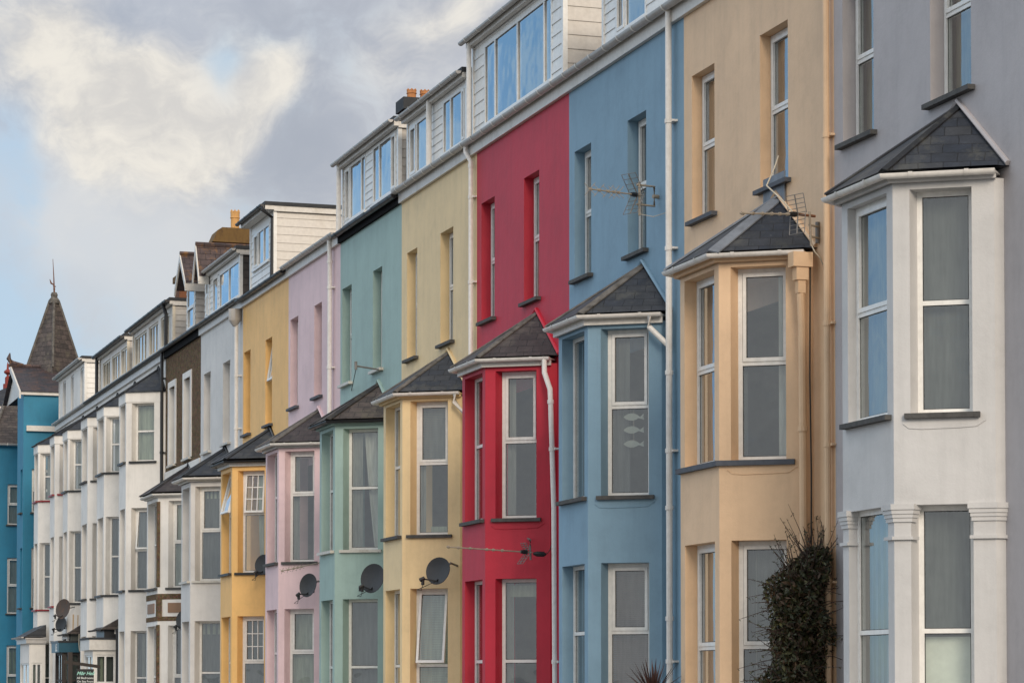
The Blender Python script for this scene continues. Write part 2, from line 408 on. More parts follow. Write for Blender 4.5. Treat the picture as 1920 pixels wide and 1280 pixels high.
def curtain(fo, O, u, n, w, h, kind, mat, f0=0.0, f1=1.0, g0=None, g1=None, zb=0.0, zt=1.0):
    Z = Vector((0, 0, 1)); g = G()
    g0 = f0 if g0 is None else g0; g1 = f1 if g1 is None else g1
    B = O - n*0.15
    if kind == 'blind':
        z = zb*h+0.03; 
        while z < zt*h-0.03:
            a = B + u*(f0*w+0.02) + Z*z; du = u*((f1-f0)*w-0.04)
            g.poly(a - n*0.008, a + du - n*0.008, a + du + n*0.008 + Z*0.026, a + n*0.008 + Z*0.026); z += 0.03
        g.build('blind', mat, fo, recalc=False); return
    if kind == 'sheet':
        a = B + u*(f0*w) + Z*(zb*h); du = u*((f1-f0)*w); dz = Z*((zt-zb)*h)
        g.box(a, du, dz, -n*0.015); g.build('blind', mat, fo); return
    K = 30 if (f1-f0) > 0.5 else 16; J = 7
    am = 0.03 if kind == 'drape' else 0.004
    vs = []; fs = []
    ph = random.random()*6
    for j in range(J+1):
        t = j/J
        a0 = f0+(g0-f0)*(1-t)**1.3; a1 = f1+(g1-f1)*(1-t)**1.3
        for i in range(K+1):
            s = i/K
            d = am*math.sin(s*((f1-f0)*w)*(38 if kind == 'drape' else 52) + ph + 1.3*math.sin(s*5+ph)) * (0.6+0.4*math.sin(3*s+ph))
            vs.append(B + u*((a0+(a1-a0)*s)*w) + Z*((zb+(zt-zb)*t)*h) + n*d)
    for j in range(J):
        for i in range(K): fs.append((j*(K+1)+i, j*(K+1)+i+1, (j+1)*(K+1)+i+1, (j+1)*(K+1)+i))
    g.add(vs, fs); g.build('curtain', mat, fo, angle=80, recalc=False)

def sill_box(root, O, u, n, w, mat, th=0.055, out=0.1, inn=0.2):
    O, u, n = Vector(O), Vector(u).normalized(), Vector(n).normalized()
    g = G(); g.box(O - n*inn, u*w, n*(inn+out), (0, 0, -th))
    return g.build('sill', mat, root)

def gutter(root, path, mat, r=0.058, clips=0.9, name='gutter'):
    """half-round trough along the path with joint collars"""
    P = [Vector(p) for p in path]; g = G(); n = 9
    vs = []; fs = []
    for i, p in enumerate(P):
        t0 = (P[i]-P[i-1]).normalized() if i else (P[1]-P[0]).normalized()
        t1 = (P[i+1]-P[i]).normalized() if i < len(P)-1 else t0
        t = (t0+t1).normalized(); a = t.cross(Vector((0,0,1))).normalized(); k = 1/max(0.5, t.dot(t0))
        ring = [(math.cos(math.pi*j/(n-1)), -math.sin(math.pi*j/(n-1))) for j in range(n)]
        ring += [(-0.86, 0.0)] + [(0.86*math.cos(math.pi-math.pi*j/(n-1)), -0.86*math.sin(math.pi*j/(n-1))) for j in range(1, n-1)] + [(0.86, 0.0)]
        for cx, cz in ring: vs.append(p + a*cx*r*k + Vector((0,0,cz*r)))
    m = len(ring)
    for i in range(len(P)-1):
        for j in range(m): fs.append((i*m+j, i*m+(j+1) % m, (i+1)*m+(j+1) % m, (i+1)*m+j))
    for e in (0, len(P)-1): fs.append(tuple(e*m+j for j in range(n)))
    g.add(vs, fs); nface = len(g.f)
    for i in range(len(P)-1):
        ln = (P[i+1]-P[i]).length; t = (P[i+1]-P[i]).normalized(); a = t.cross(Vector((0,0,1))).normalized()
        k = max(1, int(ln/clips))
        for q in range(k):
            c = P[i] + t*(ln*(q+0.5)/k); vs = []; fs = []
            for dd in (-0.024, 0.024):
                for j in range(n):
                    an = math.pi*j/(n-1)
                    vs.append(c + t*dd + a*math.cos(an)*r*1.16 + Vector((0,0,-math.sin(an)*r*1.16+0.006)))
            for j in range(n-1): fs.append((j, j+1, n+j+1, n+j))
            g.add(vs, fs)
    o = g.build(name, mat, root)
    if mat == 'gutterw':
        o.data.materials.append(M['clip'])
        for p in o.data.polygons:
            if p.index >= nface: p.material_index = 1
    return o

def downpipe(root, path, mat, r=0.038, clips=(), wallx=FX, name='downpipe'):
    mat = 'pipe' if mat == 'gutterw' else mat
    g = G(); g.tube(path, r, 10)
    P = [Vector(p) for p in path]
    for z, dy in clips:
        a = None
        for p, q in zip(P, P[1:]):
            if min(p.z, q.z) <= z <= max(p.z, q.z) and abs(p.z-q.z) > 1e-4:
                a = p + (q-p)*((z-p.z)/(q.z-p.z))
        if a is None: continue
        g.lathe(a, [(r, -0.03), (r*1.25, -0.03), (r*1.25, 0.03), (r, 0.03)], 10)
        if dy is not None: g.bx(a.x+r*0.4, wallx, a.y-0.10, a.y+0.10, z-0.014, z+0.014)
    return g.build(name, mat, root)

def cladding(g, O, u, n, w, h, board=0.16, holes=()):
    """lapped boards on a rectangle (u to the right, z up), leaving out the holes (a0,a1,c0,c1)"""
    O, u, n = Vector(O), Vector(u).normalized(), Vector(n).normalized(); Z = Vector((0,0,1))
    zs = [0.0]
    while zs[-1] < h-1e-4: zs.append(min(h, zs[-1]+board))
    cuts = sorted(set(zs) | {min(max(hh[i], 0), h) for hh in holes for i in (2, 3)})
    us = sorted({0, w} | {hh[i] for hh in holes for i in (0, 1)})
    import bisect
    for c0, c1 in zip(cuts, cuts[1:]):
        bi = zs[bisect.bisect_right(zs, c0+1e-6)-1]
        f = lambda c: 0.014*(1-(c-bi)/board)
        for a0, a1 in zip(us, us[1:]):
            am, cm = (a0+a1)/2, (c0+c1)/2
            if any(hh[0] < am < hh[1] and hh[2] < cm < hh[3] for hh in holes): continue
            g.poly(O+u*a0+Z*c0+n*f(c0), O+u*a1+Z*c0+n*f(c0), O+u*a1+Z*c1+n*f(c1), O+u*a0+Z*c1+n*f(c1))
            if abs(c0-bi) < 1e-5: g.poly(O+u*a0+Z*c0, O+u*a1+Z*c0, O+u*a1+Z*c0+n*f(c0), O+u*a0+Z*c0+n*f(c0))

# ------------------------------------------------------------------ bay window
BAYD, RET = 1.01, 0.115
CU = Vector((0.895, -0.60, 0)).normalized()       # along the near canted face, from its outer corner to the wall
CN = Vector((-0.60, -0.895, 0)).normalized()      # outward normal of the near canted face
CLEN = math.hypot(0.895, 0.60)
REVD = 0.20                                        # depth of the reveals of the canted bay windows
REVV = Vector((0.157, 0.135, 0))                    # run of the outer jamb, nearly square to the canted face
def bay_points(yc, yf):
    x1, x0 = FX-BAYD, FX-RET
    return [(FX, yc-0.6), (x0, yc-0.6), (x1, yc), (x1, yf), (x0, yf+0.6), (FX, yf+0.6)]
def offset_path(yc, yf, off):
    """line around the bay pushed outwards by off"""
    x1 = FX-BAYD-off
    b = Vector((FX-RET, yc-0.6, 0)) + CN*off
    t = (x1-b.x)/(-CU.x); c = b - CU*t
    s = (FX-0.015-b.x)/CU.x; e = b + CU*s
    if e.y < yc-0.6-0.08:
        e = Vector((b.x + 0.03, b.y, 0))
    dy = yc - c.y
    return [Vector((e.x, e.y, 0)), Vector((x1, c.y, 0)), Vector((x1, yf+dy, 0)), Vector((e.x, yf+0.6+(yc-0.6-e.y), 0))]

def bay(root, yc, yf, levels, ztop, mat, frames, t0=0.17, t1=0.86, pier_mat=None, fr_right=None, sillmat='slatesill', sill_z=(), frev=None):
    """levels: list of (sill top, head) openings; solid bands between.  Piers are cut square to the street."""
    P = bay_points(yc, yf); ym = (yc+yf)/2
    mir = lambda p: (p[0], 2*ym-p[1])
    C = Vector((P[2][0], P[2][1], 0)); Bp = P[1]
    pl = C + CU*t0; pr = C + CU*t1
    fr = pr - CN*REVD if fr_right is None else C + CU*fr_right - CN*REVD
    g = G()
    zs = [0.0] + [z for lv in levels for z in lv] + [ztop]
    for a, b in zip(zs[0::2], zs[1::2]): g.prism(P, a, b)
    q = yc+0.15
    jl = pl + REVV
    corner = [(C.x, C.y), (pl.x, pl.y), (jl.x, jl.y), (jl.x, q), (C.x, q)]
    nearp = [P[0], Bp, (pr.x, pr.y), (min(fr.x, FX-0.005), fr.y), (FX, fr.y+0.02)]
    for s, h in levels:
        for pg in (corner, nearp):
            g.prism(pg, s, h, cap=False); g.prism([mir(p) for p in pg][::-1], s, h, cap=False)
    o = g.build('bay', mat, root)
    frev = frev or 0.17
    for (s, h), spec in zip(levels, frames):
        if spec is None: continue
        cs, fs = spec
        fl = pl + REVV; w = (fr-fl).dot(CU)
        window(root, fl + Vector((0,0,s)), CU, CN, w, h-s, **cs)
        xf = C.x + frev
        window(root, (xf, yf-0.15, s), (0,-1,0), (-1,0,0), (yf-0.15)-q, h-s, **fs)
    for z, smat in sill_z:
        sill_box(root, C + CU*(t0-0.06) + Vector((0,0,z)), CU, CN, t1-t0+0.14, smat, out=0.06, inn=0.18)
        sill_box(root, (C.x, yf-0.08, z), (0,-1,0), (-1,0,0), yf-yc-0.13, smat, out=0.08, inn=0.16)
    return o

def bay_roof(root, yc, yf, z, apex, mat, hip='mortar', off=0.16, hipw=0.10, flash=None):
    E = [p + Vector((0,0,z)) for p in offset_path(yc, yf, off)]
    T = Vector((FX+0.0, apex[0], apex[1]))
    E0 = Vector((FX, E[0].y, z)); E3 = Vector((FX, E[3].y, z))
    g = G(); g.poly(E0, E[0], E[1], T); g.poly(E[1], E[2], T); g.poly(E[2], E[3], E3, T)
    g.poly(E0, E3, E[3], E[2], E[1], E[0])
    r = g.build('bay_roof', mat, root, uv=True)
    h = G()
    for e in (E[1], E[2]):
        d = (T-e); s = d.normalized().cross(Vector((0,0,1))).normalized()
        nrm = s.cross(d).normalized()
        if nrm.z < 0: nrm = -nrm
        for sg in (1, -1):
            a = s*sg*hipw - nrm*hipw*0.32
            lift = nrm*0.016
            h.add([e+lift*1.6, T+lift*1.6, T+a*0.8+lift, e+a+lift, e, T, T+a*0.8, e+a], [(0,1,2,3), (3,2,6,7), (0,3,7,4), (1,0,4,5), (2,1,5,6)])
    h.build('hip_flashing', hip, r)
    f = G(); f.tube([E0+Vector((-0.02,0,0.03)), T+Vector((-0.02,0,0.05)), E3+Vector((-0.02,0,0.03))], 0.032, 6)
    f.build('wall_flashing', flash or hip, r)
    return r

def ring(root, name, yc, yf, o0, o1, z0, z1, mat):
    g = G(); a = offset_path(yc, yf, o0); b = offset_path(yc, yf, o1)
    for i in range(3):
        q = [a[i], b[i], b[i+1], a[i+1]]
        g.add([p+Vector((0,0,z0)) for p in q]+[p+Vector((0,0,z1)) for p in q], [(0,1,2,3), (4,7,6,5), (1,5,6,2), (0,3,7,4), (0,4,5,1), (2,6,7,3)])
    return g.build(name, mat, root)

def bay_gutter(root, yc, yf, z, mat, fascia=None, off=0.15, fz=0.12, soffit='fascia'):
    pth = [p + Vector((0,0,z)) for p in offset_path(yc, yf, off)]
    gutter(root, pth, mat, 0.055, 0.55)
    ring(root, 'bay_soffit', yc, yf, -0.1, off-0.03, z-0.028, z-0.008, soffit)
    if fascia:
        g = G(); a = offset_path(yc, yf, 0.03); b = offset_path(yc, yf, 0.075)
        for i in range(3):
            g.add([a[i]+Vector((0,0,z-0.03-fz)), b[i]+Vector((0,0,z-0.03-fz)), b[i+1]+Vector((0,0,z-0.03-fz)), a[i+1]+Vector((0,0,z-0.03-fz)),
                   a[i]+Vector((0,0,z-0.012)), b[i]+Vector((0,0,z-0.012)), b[i+1]+Vector((0,0,z-0.012)), a[i+1]+Vector((0,0,z-0.012))],
                  [(0,1,2,3), (4,7,6,5), (1,5,6,2), (0,3,7,4), (0,4,5,1), (2,6,7,3)])
        g.build('bay_fascia', fascia, root)

# ------------------------------------------------------------------ house shell
PITCH = math.tan(R(30)); RIDGE = 4.6
def shell(root, y0, y1, wallmat, upper, bayspan, eave_gutter='gutterw', eave_fascia='fascia', zlo=8.14, zhi=10.16,
          wmat='upvc', sillmat='slatesill', usplit=0.5, ucurt=(('net', 'net'),), fz=0.2, rev=0.18, bay_top=6.7, roofmat='slatep', uw=None, ugeo=None):
    g = G()
    holes = [(a, b, zlo, zhi, rev) for a, b in upper] + [(bayspan[0], bayspan[1], 0.6, bay_top, 0.0)]
    wall_grid(g, FX, y0, y1, 0.0, EAVE, holes)
    g.build('wall', wallmat, root)
    r = G()                                        # plastered rooms behind the front wall
    xb = FX+RIDGE
    a, b = y0+0.02, y1-0.02
    r.poly((FX+0.02,a,0), (xb,a,0), (xb,a,EAVE), (FX+0.02,a,EAVE)); r.poly((FX+0.02,b,0), (xb,b,0), (xb,b,EAVE), (FX+0.02,b,EAVE))
    r.poly((xb,a,0), (xb,b,0), (xb,b,EAVE), (xb,a,EAVE))
    for z in (0.55, 3.9, 7.05 if bay_top < 7.2 else 6.2, EAVE-0.05): r.poly((FX+0.02,a,z), (xb,a,z), (xb,b,z), (FX+0.02,b,z))
    r.build('interior', 'room', root, recalc=False)
    rf = G()
    zr = EAVE+0.22
    rf.poly((FX-0.12,y0,zr), (FX-0.12,y1,zr), (xb,y1,zr+RIDGE*PITCH), (xb,y0,zr+RIDGE*PITCH))
    rf.poly((xb,y0,zr+RIDGE*PITCH), (xb,y1,zr+RIDGE*PITCH), (xb+RIDGE,y1,zr), (xb+RIDGE,y0,zr))
    for y in (y0, y1): rf.poly((FX-0.12,y,zr), (xb,y,zr+RIDGE*PITCH), (xb+RIDGE,y,zr))
    rf.poly((xb+RIDGE,y0,0), (xb+RIDGE,y1,0), (xb+RIDGE,y1,zr), (xb+RIDGE,y0,zr))
    roof = rf.build('roof', roofmat, root, uv=True, recalc=False)
    if eave_fascia:
        f = G(); f.bx(FX-0.07, FX-0.003, y0, y1, EAVE-0.005, EAVE+fz); f.build('fascia', eave_fascia, root)
    gz = EAVE+fz+0.03
    gutter(root, [(FX-0.15, y0, gz), (FX-0.15, y1, gz)], eave_gutter, 0.072, 0.6)
    for i, (a, b) in enumerate(upper):
        spl = usplit if usplit else None
        kw = dict(rows=[(zhi-zlo)*usplit] if usplit else None, sash=[(1, 0)] if usplit else [], mat=wmat)
        if uw and i in uw: kw.update(uw[i])
        window(root, (FX+rev-0.01, b-0.005, zlo+0.0), (0,-1,0), (-1,0,0), b-a-0.01, zhi-zlo-0.005, curtains=ucurt, **kw)
        if sillmat: sill_box(root, (FX, b+0.05, zlo-0.003), (0,-1,0), (-1,0,0), b-a+0.14, sillmat, out=0.09, inn=0.12)
    return roof

def dormer(root, y0, y1, wins, zt=12.78, clad='cladw', side='cladp', gut='gutterw', depth=2.6, z0=11.3, roofm='felt', zb=11.55, zw=12.62,
           board=0.15, trim='upvc', overhang=0.2, mat='upvc', wall=None, xf=FX+0.1, post=None, gutr=0.055, sidemat2=None, splitless=False):
    """flat-roofed box dormer: y0 near side, y1 far side; wins=[(ya,yb,kwargs)]"""
    g = G()
    holes = [(y1-yb, y1-ya, zb-z0, zw-z0) for ya, yb, *_ in wins]
    if wall: 
        wall_grid(g, xf, y0, y1, z0, zt, [(ya, yb, zb, zw, 0.05) for ya, yb, *_ in wins])
    else: cladding(g, (xf, y1, z0), (0,-1,0), (-1,0,0), y1-y0, zt-z0, board, holes)
    dm = g.build('dormer', clad, root, recalc=False)
    s = G()
    if sidemat2: s.poly((xf, y0, z0), (xf+depth, y0, z0), (xf+depth, y0, zt), (xf, y0, zt))
    else: cladding(s, (xf, y0, z0), (1,0,0), (0,-1,0), depth, zt-z0, board*1.15)
    s.poly((xf, y1, z0), (xf+depth, y1, z0), (xf+depth, y1, zt), (xf, y1, zt))
    s.poly((xf+depth, y0, z0), (xf+depth, y1, z0), (xf+depth, y1, zt), (xf+depth, y0, zt))
    s.build('side_cladding', side, dm, recalc=False, uv=bool(sidemat2))
    for ya, yb in ((y0-0.03, y0+0.05), (y1-0.05, y1+0.03)):
        t = G(); t.bx(xf-0.03, xf+0.05, ya, yb, z0, zt-0.02); t.build('corner_trim', trim, dm)
    rf = G(); rf.bx(xf-overhang+0.06, xf+depth+0.1, y0-0.1, y1+0.1, zt+0.0, zt+0.085); rf.build('dormer_roof', roofm, dm)
    fb = G(); fb.bx(xf-overhang+0.075, xf-0.03, y0-0.08, y1+0.08, zt-0.1, zt-0.002)
    fb.bx(xf-0.03, xf+depth, y0-0.075, y0-0.032, zt-0.13, zt-0.003)
    fb.build('dormer_fascia', 'fascia', dm)
    gutter(dm, [(xf-overhang, y0-0.1, zt+0.01), (xf-overhang, y1+0.15, zt+0.01)], gut, gutr, 0.7)
    for ya, yb, kw in wins:
        window(root, (xf-0.015 if not wall else xf+0.03, yb-0.004, zb), (0,-1,0), (-1,0,0), yb-ya-0.008, zw-zb, **kw)
        sb = G(); sb.bx(xf-0.06, xf+0.02, ya-0.04, yb+0.04, zb-0.045, zb-0.003); sb.build('sill', trim, dm)
    return dm

# ------------------------------------------------------------------ camera, sky, sun
TH = math.atan(1600*math.cos(R(2.0))/5000)
cd = bpy.data.cameras.new('camera'); cam = bpy.data.objects.new('camera', cd); COL.objects.link(cam)
cam.location = (0, 0, EYE); cam.rotation_euler = (R(92.0), 0, -TH)
cd.sensor_width = 36; cd.lens = 36*5000/1920; cd.shift_y = 485/1920; cd.clip_end = 9000; cd.clip_start = 0.5
scene.camera = cam
scene.render.resolution_x, scene.render.resolution_y = 1024, 682
scene.view_settings.view_transform = 'Standard'; scene.view_settings.look = 'None'; scene.view_settings.exposure = 0.16

SUN_AZ, SUN_EL = R(180+3), R(24)       # azimuth from +y towards +x: behind the camera
w = bpy.data.worlds.new('World'); scene.world = w; w.use_nodes = True
nt = w.node_tree; nt.nodes.clear()
wo = nt.nodes.new('ShaderNodeOutputWorld'); bg = nt.nodes.new('ShaderNodeBackground'); bg.inputs[1].default_value = 0.1
sky = nt.nodes.new('ShaderNodeTexSky'); sky.sky_type = 'NISHITA'; sky.sun_disc = False
sky.sun_elevation = SUN_EL; sky.sun_rotation = SUN_AZ; sky.air_density = 1.0; sky.dust_density = 0.4; sky.ozone_density = 2.5
gen = nt.nodes.new('ShaderNodeTexCoord').outputs['Generated']
def direction(az, el): return (math.sin(R(az))*math.cos(R(el)), math.cos(R(az))*math.cos(R(el)), math.sin(R(el)))
def lobe(az, el, sig, vec=None):
    d = N(nt, 'ShaderNodeVectorMath', operation='DOT_PRODUCT'); L(nt, vec or gen, d.inputs[0]); d.inputs[1].default_value = direction(az, el)
    q = math_n(nt, 'SUBTRACT', 1.0, d.outputs['Value'])
    return math_n(nt, 'EXPONENT', math_n(nt, 'MULTIPLY', q, -1.0/(R(sig)**2)))
def addall(xs):
    r = xs[0]
    for x in xs[1:]: r = math_n(nt, 'ADD', r, x)
    return r
# billowing distortion of the cloud positions
def warp(vec, scale, amt, detail=3.0):
    nz = N(nt, 'ShaderNodeTexNoise', i_Scale=scale, i_Detail=detail, i_Roughness=0.6); L(nt, vec, nz.inputs['Vector'])
    ws = N(nt, 'ShaderNodeVectorMath', operation='SUBTRACT'); L(nt, nz.outputs['Color'], ws.inputs[0]); ws.inputs[1].default_value = (0.5, 0.5, 0.5)
    wm = N(nt, 'ShaderNodeVectorMath', operation='SCALE'); L(nt, ws.outputs[0], wm.inputs[0]); wm.inputs['Scale'].default_value = amt
    wa = N(nt, 'ShaderNodeVectorMath', operation='ADD'); L(nt, vec, wa.inputs[0]); L(nt, wm.outputs[0], wa.inputs[1])
    wn = N(nt, 'ShaderNodeVectorMath', operation='NORMALIZE'); L(nt, wa.outputs[0], wn.inputs[0]); return wn.outputs[0]
wv = warp(gen, 24.0, 0.030, 2.0)
wf = warp(wv, 70.0, 0.007, 1.0)
n1 = noise(nt, scaled(nt, gen, (1, 1, 1.5)), 9.0, 4, 0.6)
fb = noise(nt, scaled(nt, wv, (1, 1, 1.35)), 22.0, 5, 0.6)       # puffs
fd = noise(nt, scaled(nt, wf, (1, 1, 1.3)), 48.0, 5, 0.65)        # detail inside the puffs
centred = lambda x, k: math_n(nt, 'MULTIPLY', math_n(nt, 'SUBTRACT', x, 0.5), k)
BRIGHT = [(7.45, 13.81, 0.86, 0.7), (8.35, 13.3, 0.8, 0.75), (6.9, 13.13, 0.69, 0.4), (8.01, 14.26, 0.69, 0.5), (9.54, 13.01, 0.63, 0.6), (9.48, 12.25, 0.8, 0.9), (10.28, 11.94, 0.86, 1.0), (10.5, 12.6, 0.57, 0.7), (11.24, 12.24, 0.69, 0.9), (11.98, 12.7, 0.69, 0.95), (12.61, 13.2, 0.52, 0.85), (12.67, 12.76, 0.46, 0.5), (10.51, 11.23, 0.63, 0.6), (11.53, 11.42, 0.63, 0.5), (8.7, 11.89, 0.69, 0.5), (16.69, 14.57, 0.69, 0.6), (14.74, 13.13, 0.92, 0.2), (9.84, 9.26, 1.03, 0.22), (8.48, 9.79, 1.03, 0.2), (15.43, 14.01, 0.8, 0.3)]
BLUE = [(11.41, 13.15, 0.33, 1.0), (11.12, 13.39, 0.3, 0.5), (6.96, 12.1, 0.5, 0.45), (7.0, 11.29, 0.7, 0.65), (7.0, 10.08, 0.6, 0.3), (6.9, 7.86, 0.8, 0.8), (8.6, 7.2, 0.9, 0.5), (11.0, 7.9, 0.7, 0.35), (12.32, 13.42, 0.34, 0.5), (6.81, 9.0, 0.6, 0.35), (7.3, 6.75, 1.0, 0.85), (13.58, 14.37, 1.26, 0.25)]
SHADE = [(8.91, 13.59, 0.63, 0.8), (12.09, 13.96, 0.92, 0.7), (13.47, 14.1, 1.03, 0.6), (13.13, 12.0, 0.69, 0.8), (13.82, 11.34, 1.03, 0.8), (7.12, 12.93, 0.57, 0.6), (12.45, 10.99, 0.92, 0.6), (11.54, 10.19, 1.03, 0.5), (14.96, 14.01, 0.69, 0.4)]
bright = addall([math_n(nt, 'MULTIPLY', lobe(a, e, s, wv), k) for a, e, s, k in BRIGHT])
shade = addall([math_n(nt, 'MULTIPLY', lobe(a, e, s_, wv), k) for a, e, s_, k in SHADE])
hole = addall([math_n(nt, 'MULTIPLY', lobe(a, e, s, wv), k) for a, e, s, k in BLUE])
holev = smooth(nt, math_n(nt, 'ADD', hole, math_n(nt, 'ADD', centred(fb, 2.4), centred(fd, 0.9))), 0.10, 1.35)
# broad cover: cloudy ahead and behind, open blue sky over the sea on the left
cover = addall([math_n(nt, 'MULTIPLY', lobe(a, e, s), k) for a, e, s, k in
    [(20,14,14,1.0),(48,20,26,1.1),(90,30,40,1.0),(170,25,42,1.0),(-140,12,40,1.0),(-75,42,30,1.0),(230,50,40,0.8),(40,60,22,0.8)]])
cloudiness = smooth(nt, math_n(nt, 'ADD', cover, centred(n1, 0.9)), 0.28, 0.72)
cloudiness = math_n(nt, 'MULTIPLY', cloudiness, math_n(nt, 'SUBTRACT', 1.0, holev), True)
S10 = lambda c: tuple(10*x for x in c)
skyc = mixc(nt, 1.0, sky.outputs[0], (0.80, 1.0, 1.22), 'MULTIPLY')
clear = math_n(nt, 'MULTIPLY', lobe(-17.5, 13, 8.5), 1.4, True)      # open blue over the sea
veil = math_n(nt, 'MULTIPLY', lobe(14, 8, 17), 0.92, True)        # thin pale veil in front of the blue ahead
skyc = mixc(nt, veil, skyc, S10((0.47, 0.575, 0.66)))
greyc = ramp(nt, math_n(nt, 'ADD', math_n(nt, 'MULTIPLY', fb, 0.65), math_n(nt, 'MULTIPLY', fd, 0.35)),
             [(0.37, (0.255, 0.27, 0.325)), (0.5, (0.345, 0.355, 0.40)), (0.62, (0.50, 0.49, 0.495))])
greyc = mixc(nt, math_n(nt, 'MULTIPLY', shade, 0.5, True), greyc, (0.225, 0.24, 0.29))
low = addall([lobe(9.6, 9.3, 1.25, wv), lobe(11.2, 8.6, 0.9, wv), lobe(8.0, 9.9, 0.8, wv)])
greyc = mixc(nt, math_n(nt, 'MULTIPLY', low, 0.8, True), greyc, (0.53, 0.515, 0.51))
haze_low = lobe(9, 6.5, 2.5)
greyc = mixc(nt, math_n(nt, 'MULTIPLY', haze_low, 0.7, True), greyc, (0.46, 0.51, 0.55))
dark = math_n(nt, 'MULTIPLY', lobe(-135, 12, 34), 0.86, True)
darkc = ramp(nt, noise(nt, scaled(nt, gen, (1, 1, 1.8)), 20.0, 5, 0.6), [(0.38, (0.20, 0.235, 0.26)), (0.52, (0.34, 0.37, 0.375)), (0.66, (0.52, 0.54, 0.53))])
greyc = mixc(nt, dark, greyc, darkc)
back = lobe(186, 30, 45)
greyc = mixc(nt, math_n(nt, 'MULTIPLY', back, 0.8, True), greyc, (0.85, 0.80, 0.72))
left = lobe(-72, 36, 36)                         # glow added high on the left, out of view, to brighten the front walls
greyc = mixc(nt, math_n(nt, 'MULTIPLY', left, 1.0, True), greyc, (1.02, 1.18, 1.36))
gs = N(nt, 'ShaderNodeVectorMath', operation='SCALE'); L(nt, greyc, gs.inputs[0]); gs.inputs['Scale'].default_value = 10.0
c1 = mixc(nt, cloudiness, skyc, gs.outputs[0])
c1 = mixc(nt, clear, c1, mixc(nt, smooth(nt, fb, 0.36, 0.66), S10((0.25, 0.50, 0.82)), S10((0.40, 0.63, 0.87))))
bv = math_n(nt, 'ADD', math_n(nt, 'SUBTRACT', math_n(nt, 'MULTIPLY', bright, 0.66), math_n(nt, 'MULTIPLY', shade, 0.42)), math_n(nt, 'ADD', centred(fb, 2.1), centred(fd, 0.75)))
near = smooth(nt, bright, 0.08, 0.6)
bm = math_n(nt, 'MULTIPLY', smooth(nt, bv, -0.28, 0.95), near, True)
bm = math_n(nt, 'MULTIPLY', bm, math_n(nt, 'SUBTRACT', 1.0, math_n(nt, 'MULTIPLY', lobe(11.35, 13.25, 0.36, wv), 0.75)), True)
white = mixc(nt, smooth(nt, math_n(nt, 'ADD', math_n(nt, 'MULTIPLY', fd, 0.5), math_n(nt, 'MULTIPLY', fb, 0.5)), 0.38, 0.60), S10((0.60, 0.585, 0.565)), S10((0.77, 0.735, 0.67)))
c2 = mixc(nt, bm, c1, white)
L(nt, c2, bg.inputs[0]); L(nt, bg.outputs[0], wo.inputs[0])

sl = bpy.data.lights.new('sun', 'SUN'); sl.energy = 2.15; sl.angle = R(22); sl.color = (1.0, 0.88, 0.74)
so = bpy.data.objects.new('sun', sl); COL.objects.link(so)
sdir = Vector((math.sin(SUN_AZ)*math.cos(SUN_EL), math.cos(SUN_AZ)*math.cos(SUN_EL), math.sin(SUN_EL)))
so.rotation_euler = sdir.to_track_quat('Z', 'Y').to_euler(); so.location = (0, -20, 40)

# ------------------------------------------------------------------ ground
def ground_mat(name, c1, c2, rough, scale, bump=0.2):
    m, nt2, out = new_mat(name); p = pos(nt2)
    f = noise(nt2, p, scale, 6, 0.65)
    bs = N(nt2, 'ShaderNodeBsdfPrincipled', i_Roughness=rough)
    L(nt2, ramp(nt2, f, [(0.3, c1), (0.7, c2)]), bs.inputs['Base Color'])
    bp = N(nt2, 'ShaderNodeBump', i_Strength=bump, i_Distance=0.03); L(nt2, noise(nt2, p, scale*9, 4), bp.inputs['Height']); L(nt2, bp.outputs[0], bs.inputs['Normal'])
    L(nt2, bs.outputs[0], out.inputs[0]); return m
def sheet(name, x0, x1, y0, y1, z, mat, z0=None):
    g = G()
    if z0 is None: g.poly((x0,y0,z), (x1,y0,z), (x1,y1,z), (x0,y1,z))
    else: g.bx(x0, x1, y0, y1, z0, z)
    o = g.build(name, mat); o['kind'] = 'structure'; return o
sheet('ground', -4000, 4000, -4000, 4000, -0.25, ground_mat('grassland', (0.05, 0.06, 0.03), (0.09, 0.095, 0.05), 0.9, 0.2))
sheet('sea', -4000, -22, -4000, 4000, -0.24, ground_mat('sea_water', (0.03, 0.05, 0.06), (0.05, 0.075, 0.085), 0.15, 0.3, 0.6))
sheet('road', -7, 7.5, -150, 400, -0.10, ground_mat('asphalt', (0.04, 0.04, 0.042), (0.065, 0.064, 0.062), 0.85, 2.5), -0.3)
sheet('pavement', 7.5, FX+9, -150, 400, 0.02, ground_mat('concrete_paving', (0.22, 0.21, 0.195), (0.30, 0.285, 0.26), 0.85, 1.5), -0.3)
sheet('promenade', -21, -7, -150, 400, 0.02, ground_mat('promenade_paving', (0.2, 0.19, 0.18), (0.28, 0.27, 0.25), 0.85, 1.5), -0.3)

# ------------------------------------------------------------------ the ten painted houses
def root_for(y0, y1, label): return thing('terraced_house', label, 'house', (FX, (y0+y1)/2, 0), 'houses of the terrace')
Z1 = [(1.20, 3.55), (4.50, 6.88)]
NET = ('net', 'net'); NETD = ('net', 'netdark', 0.0, 1.0)
DRL = ('drape', 'net', 0.0, 0.24); DRR = ('drape', 'drapeg', 0.76, 1.0)

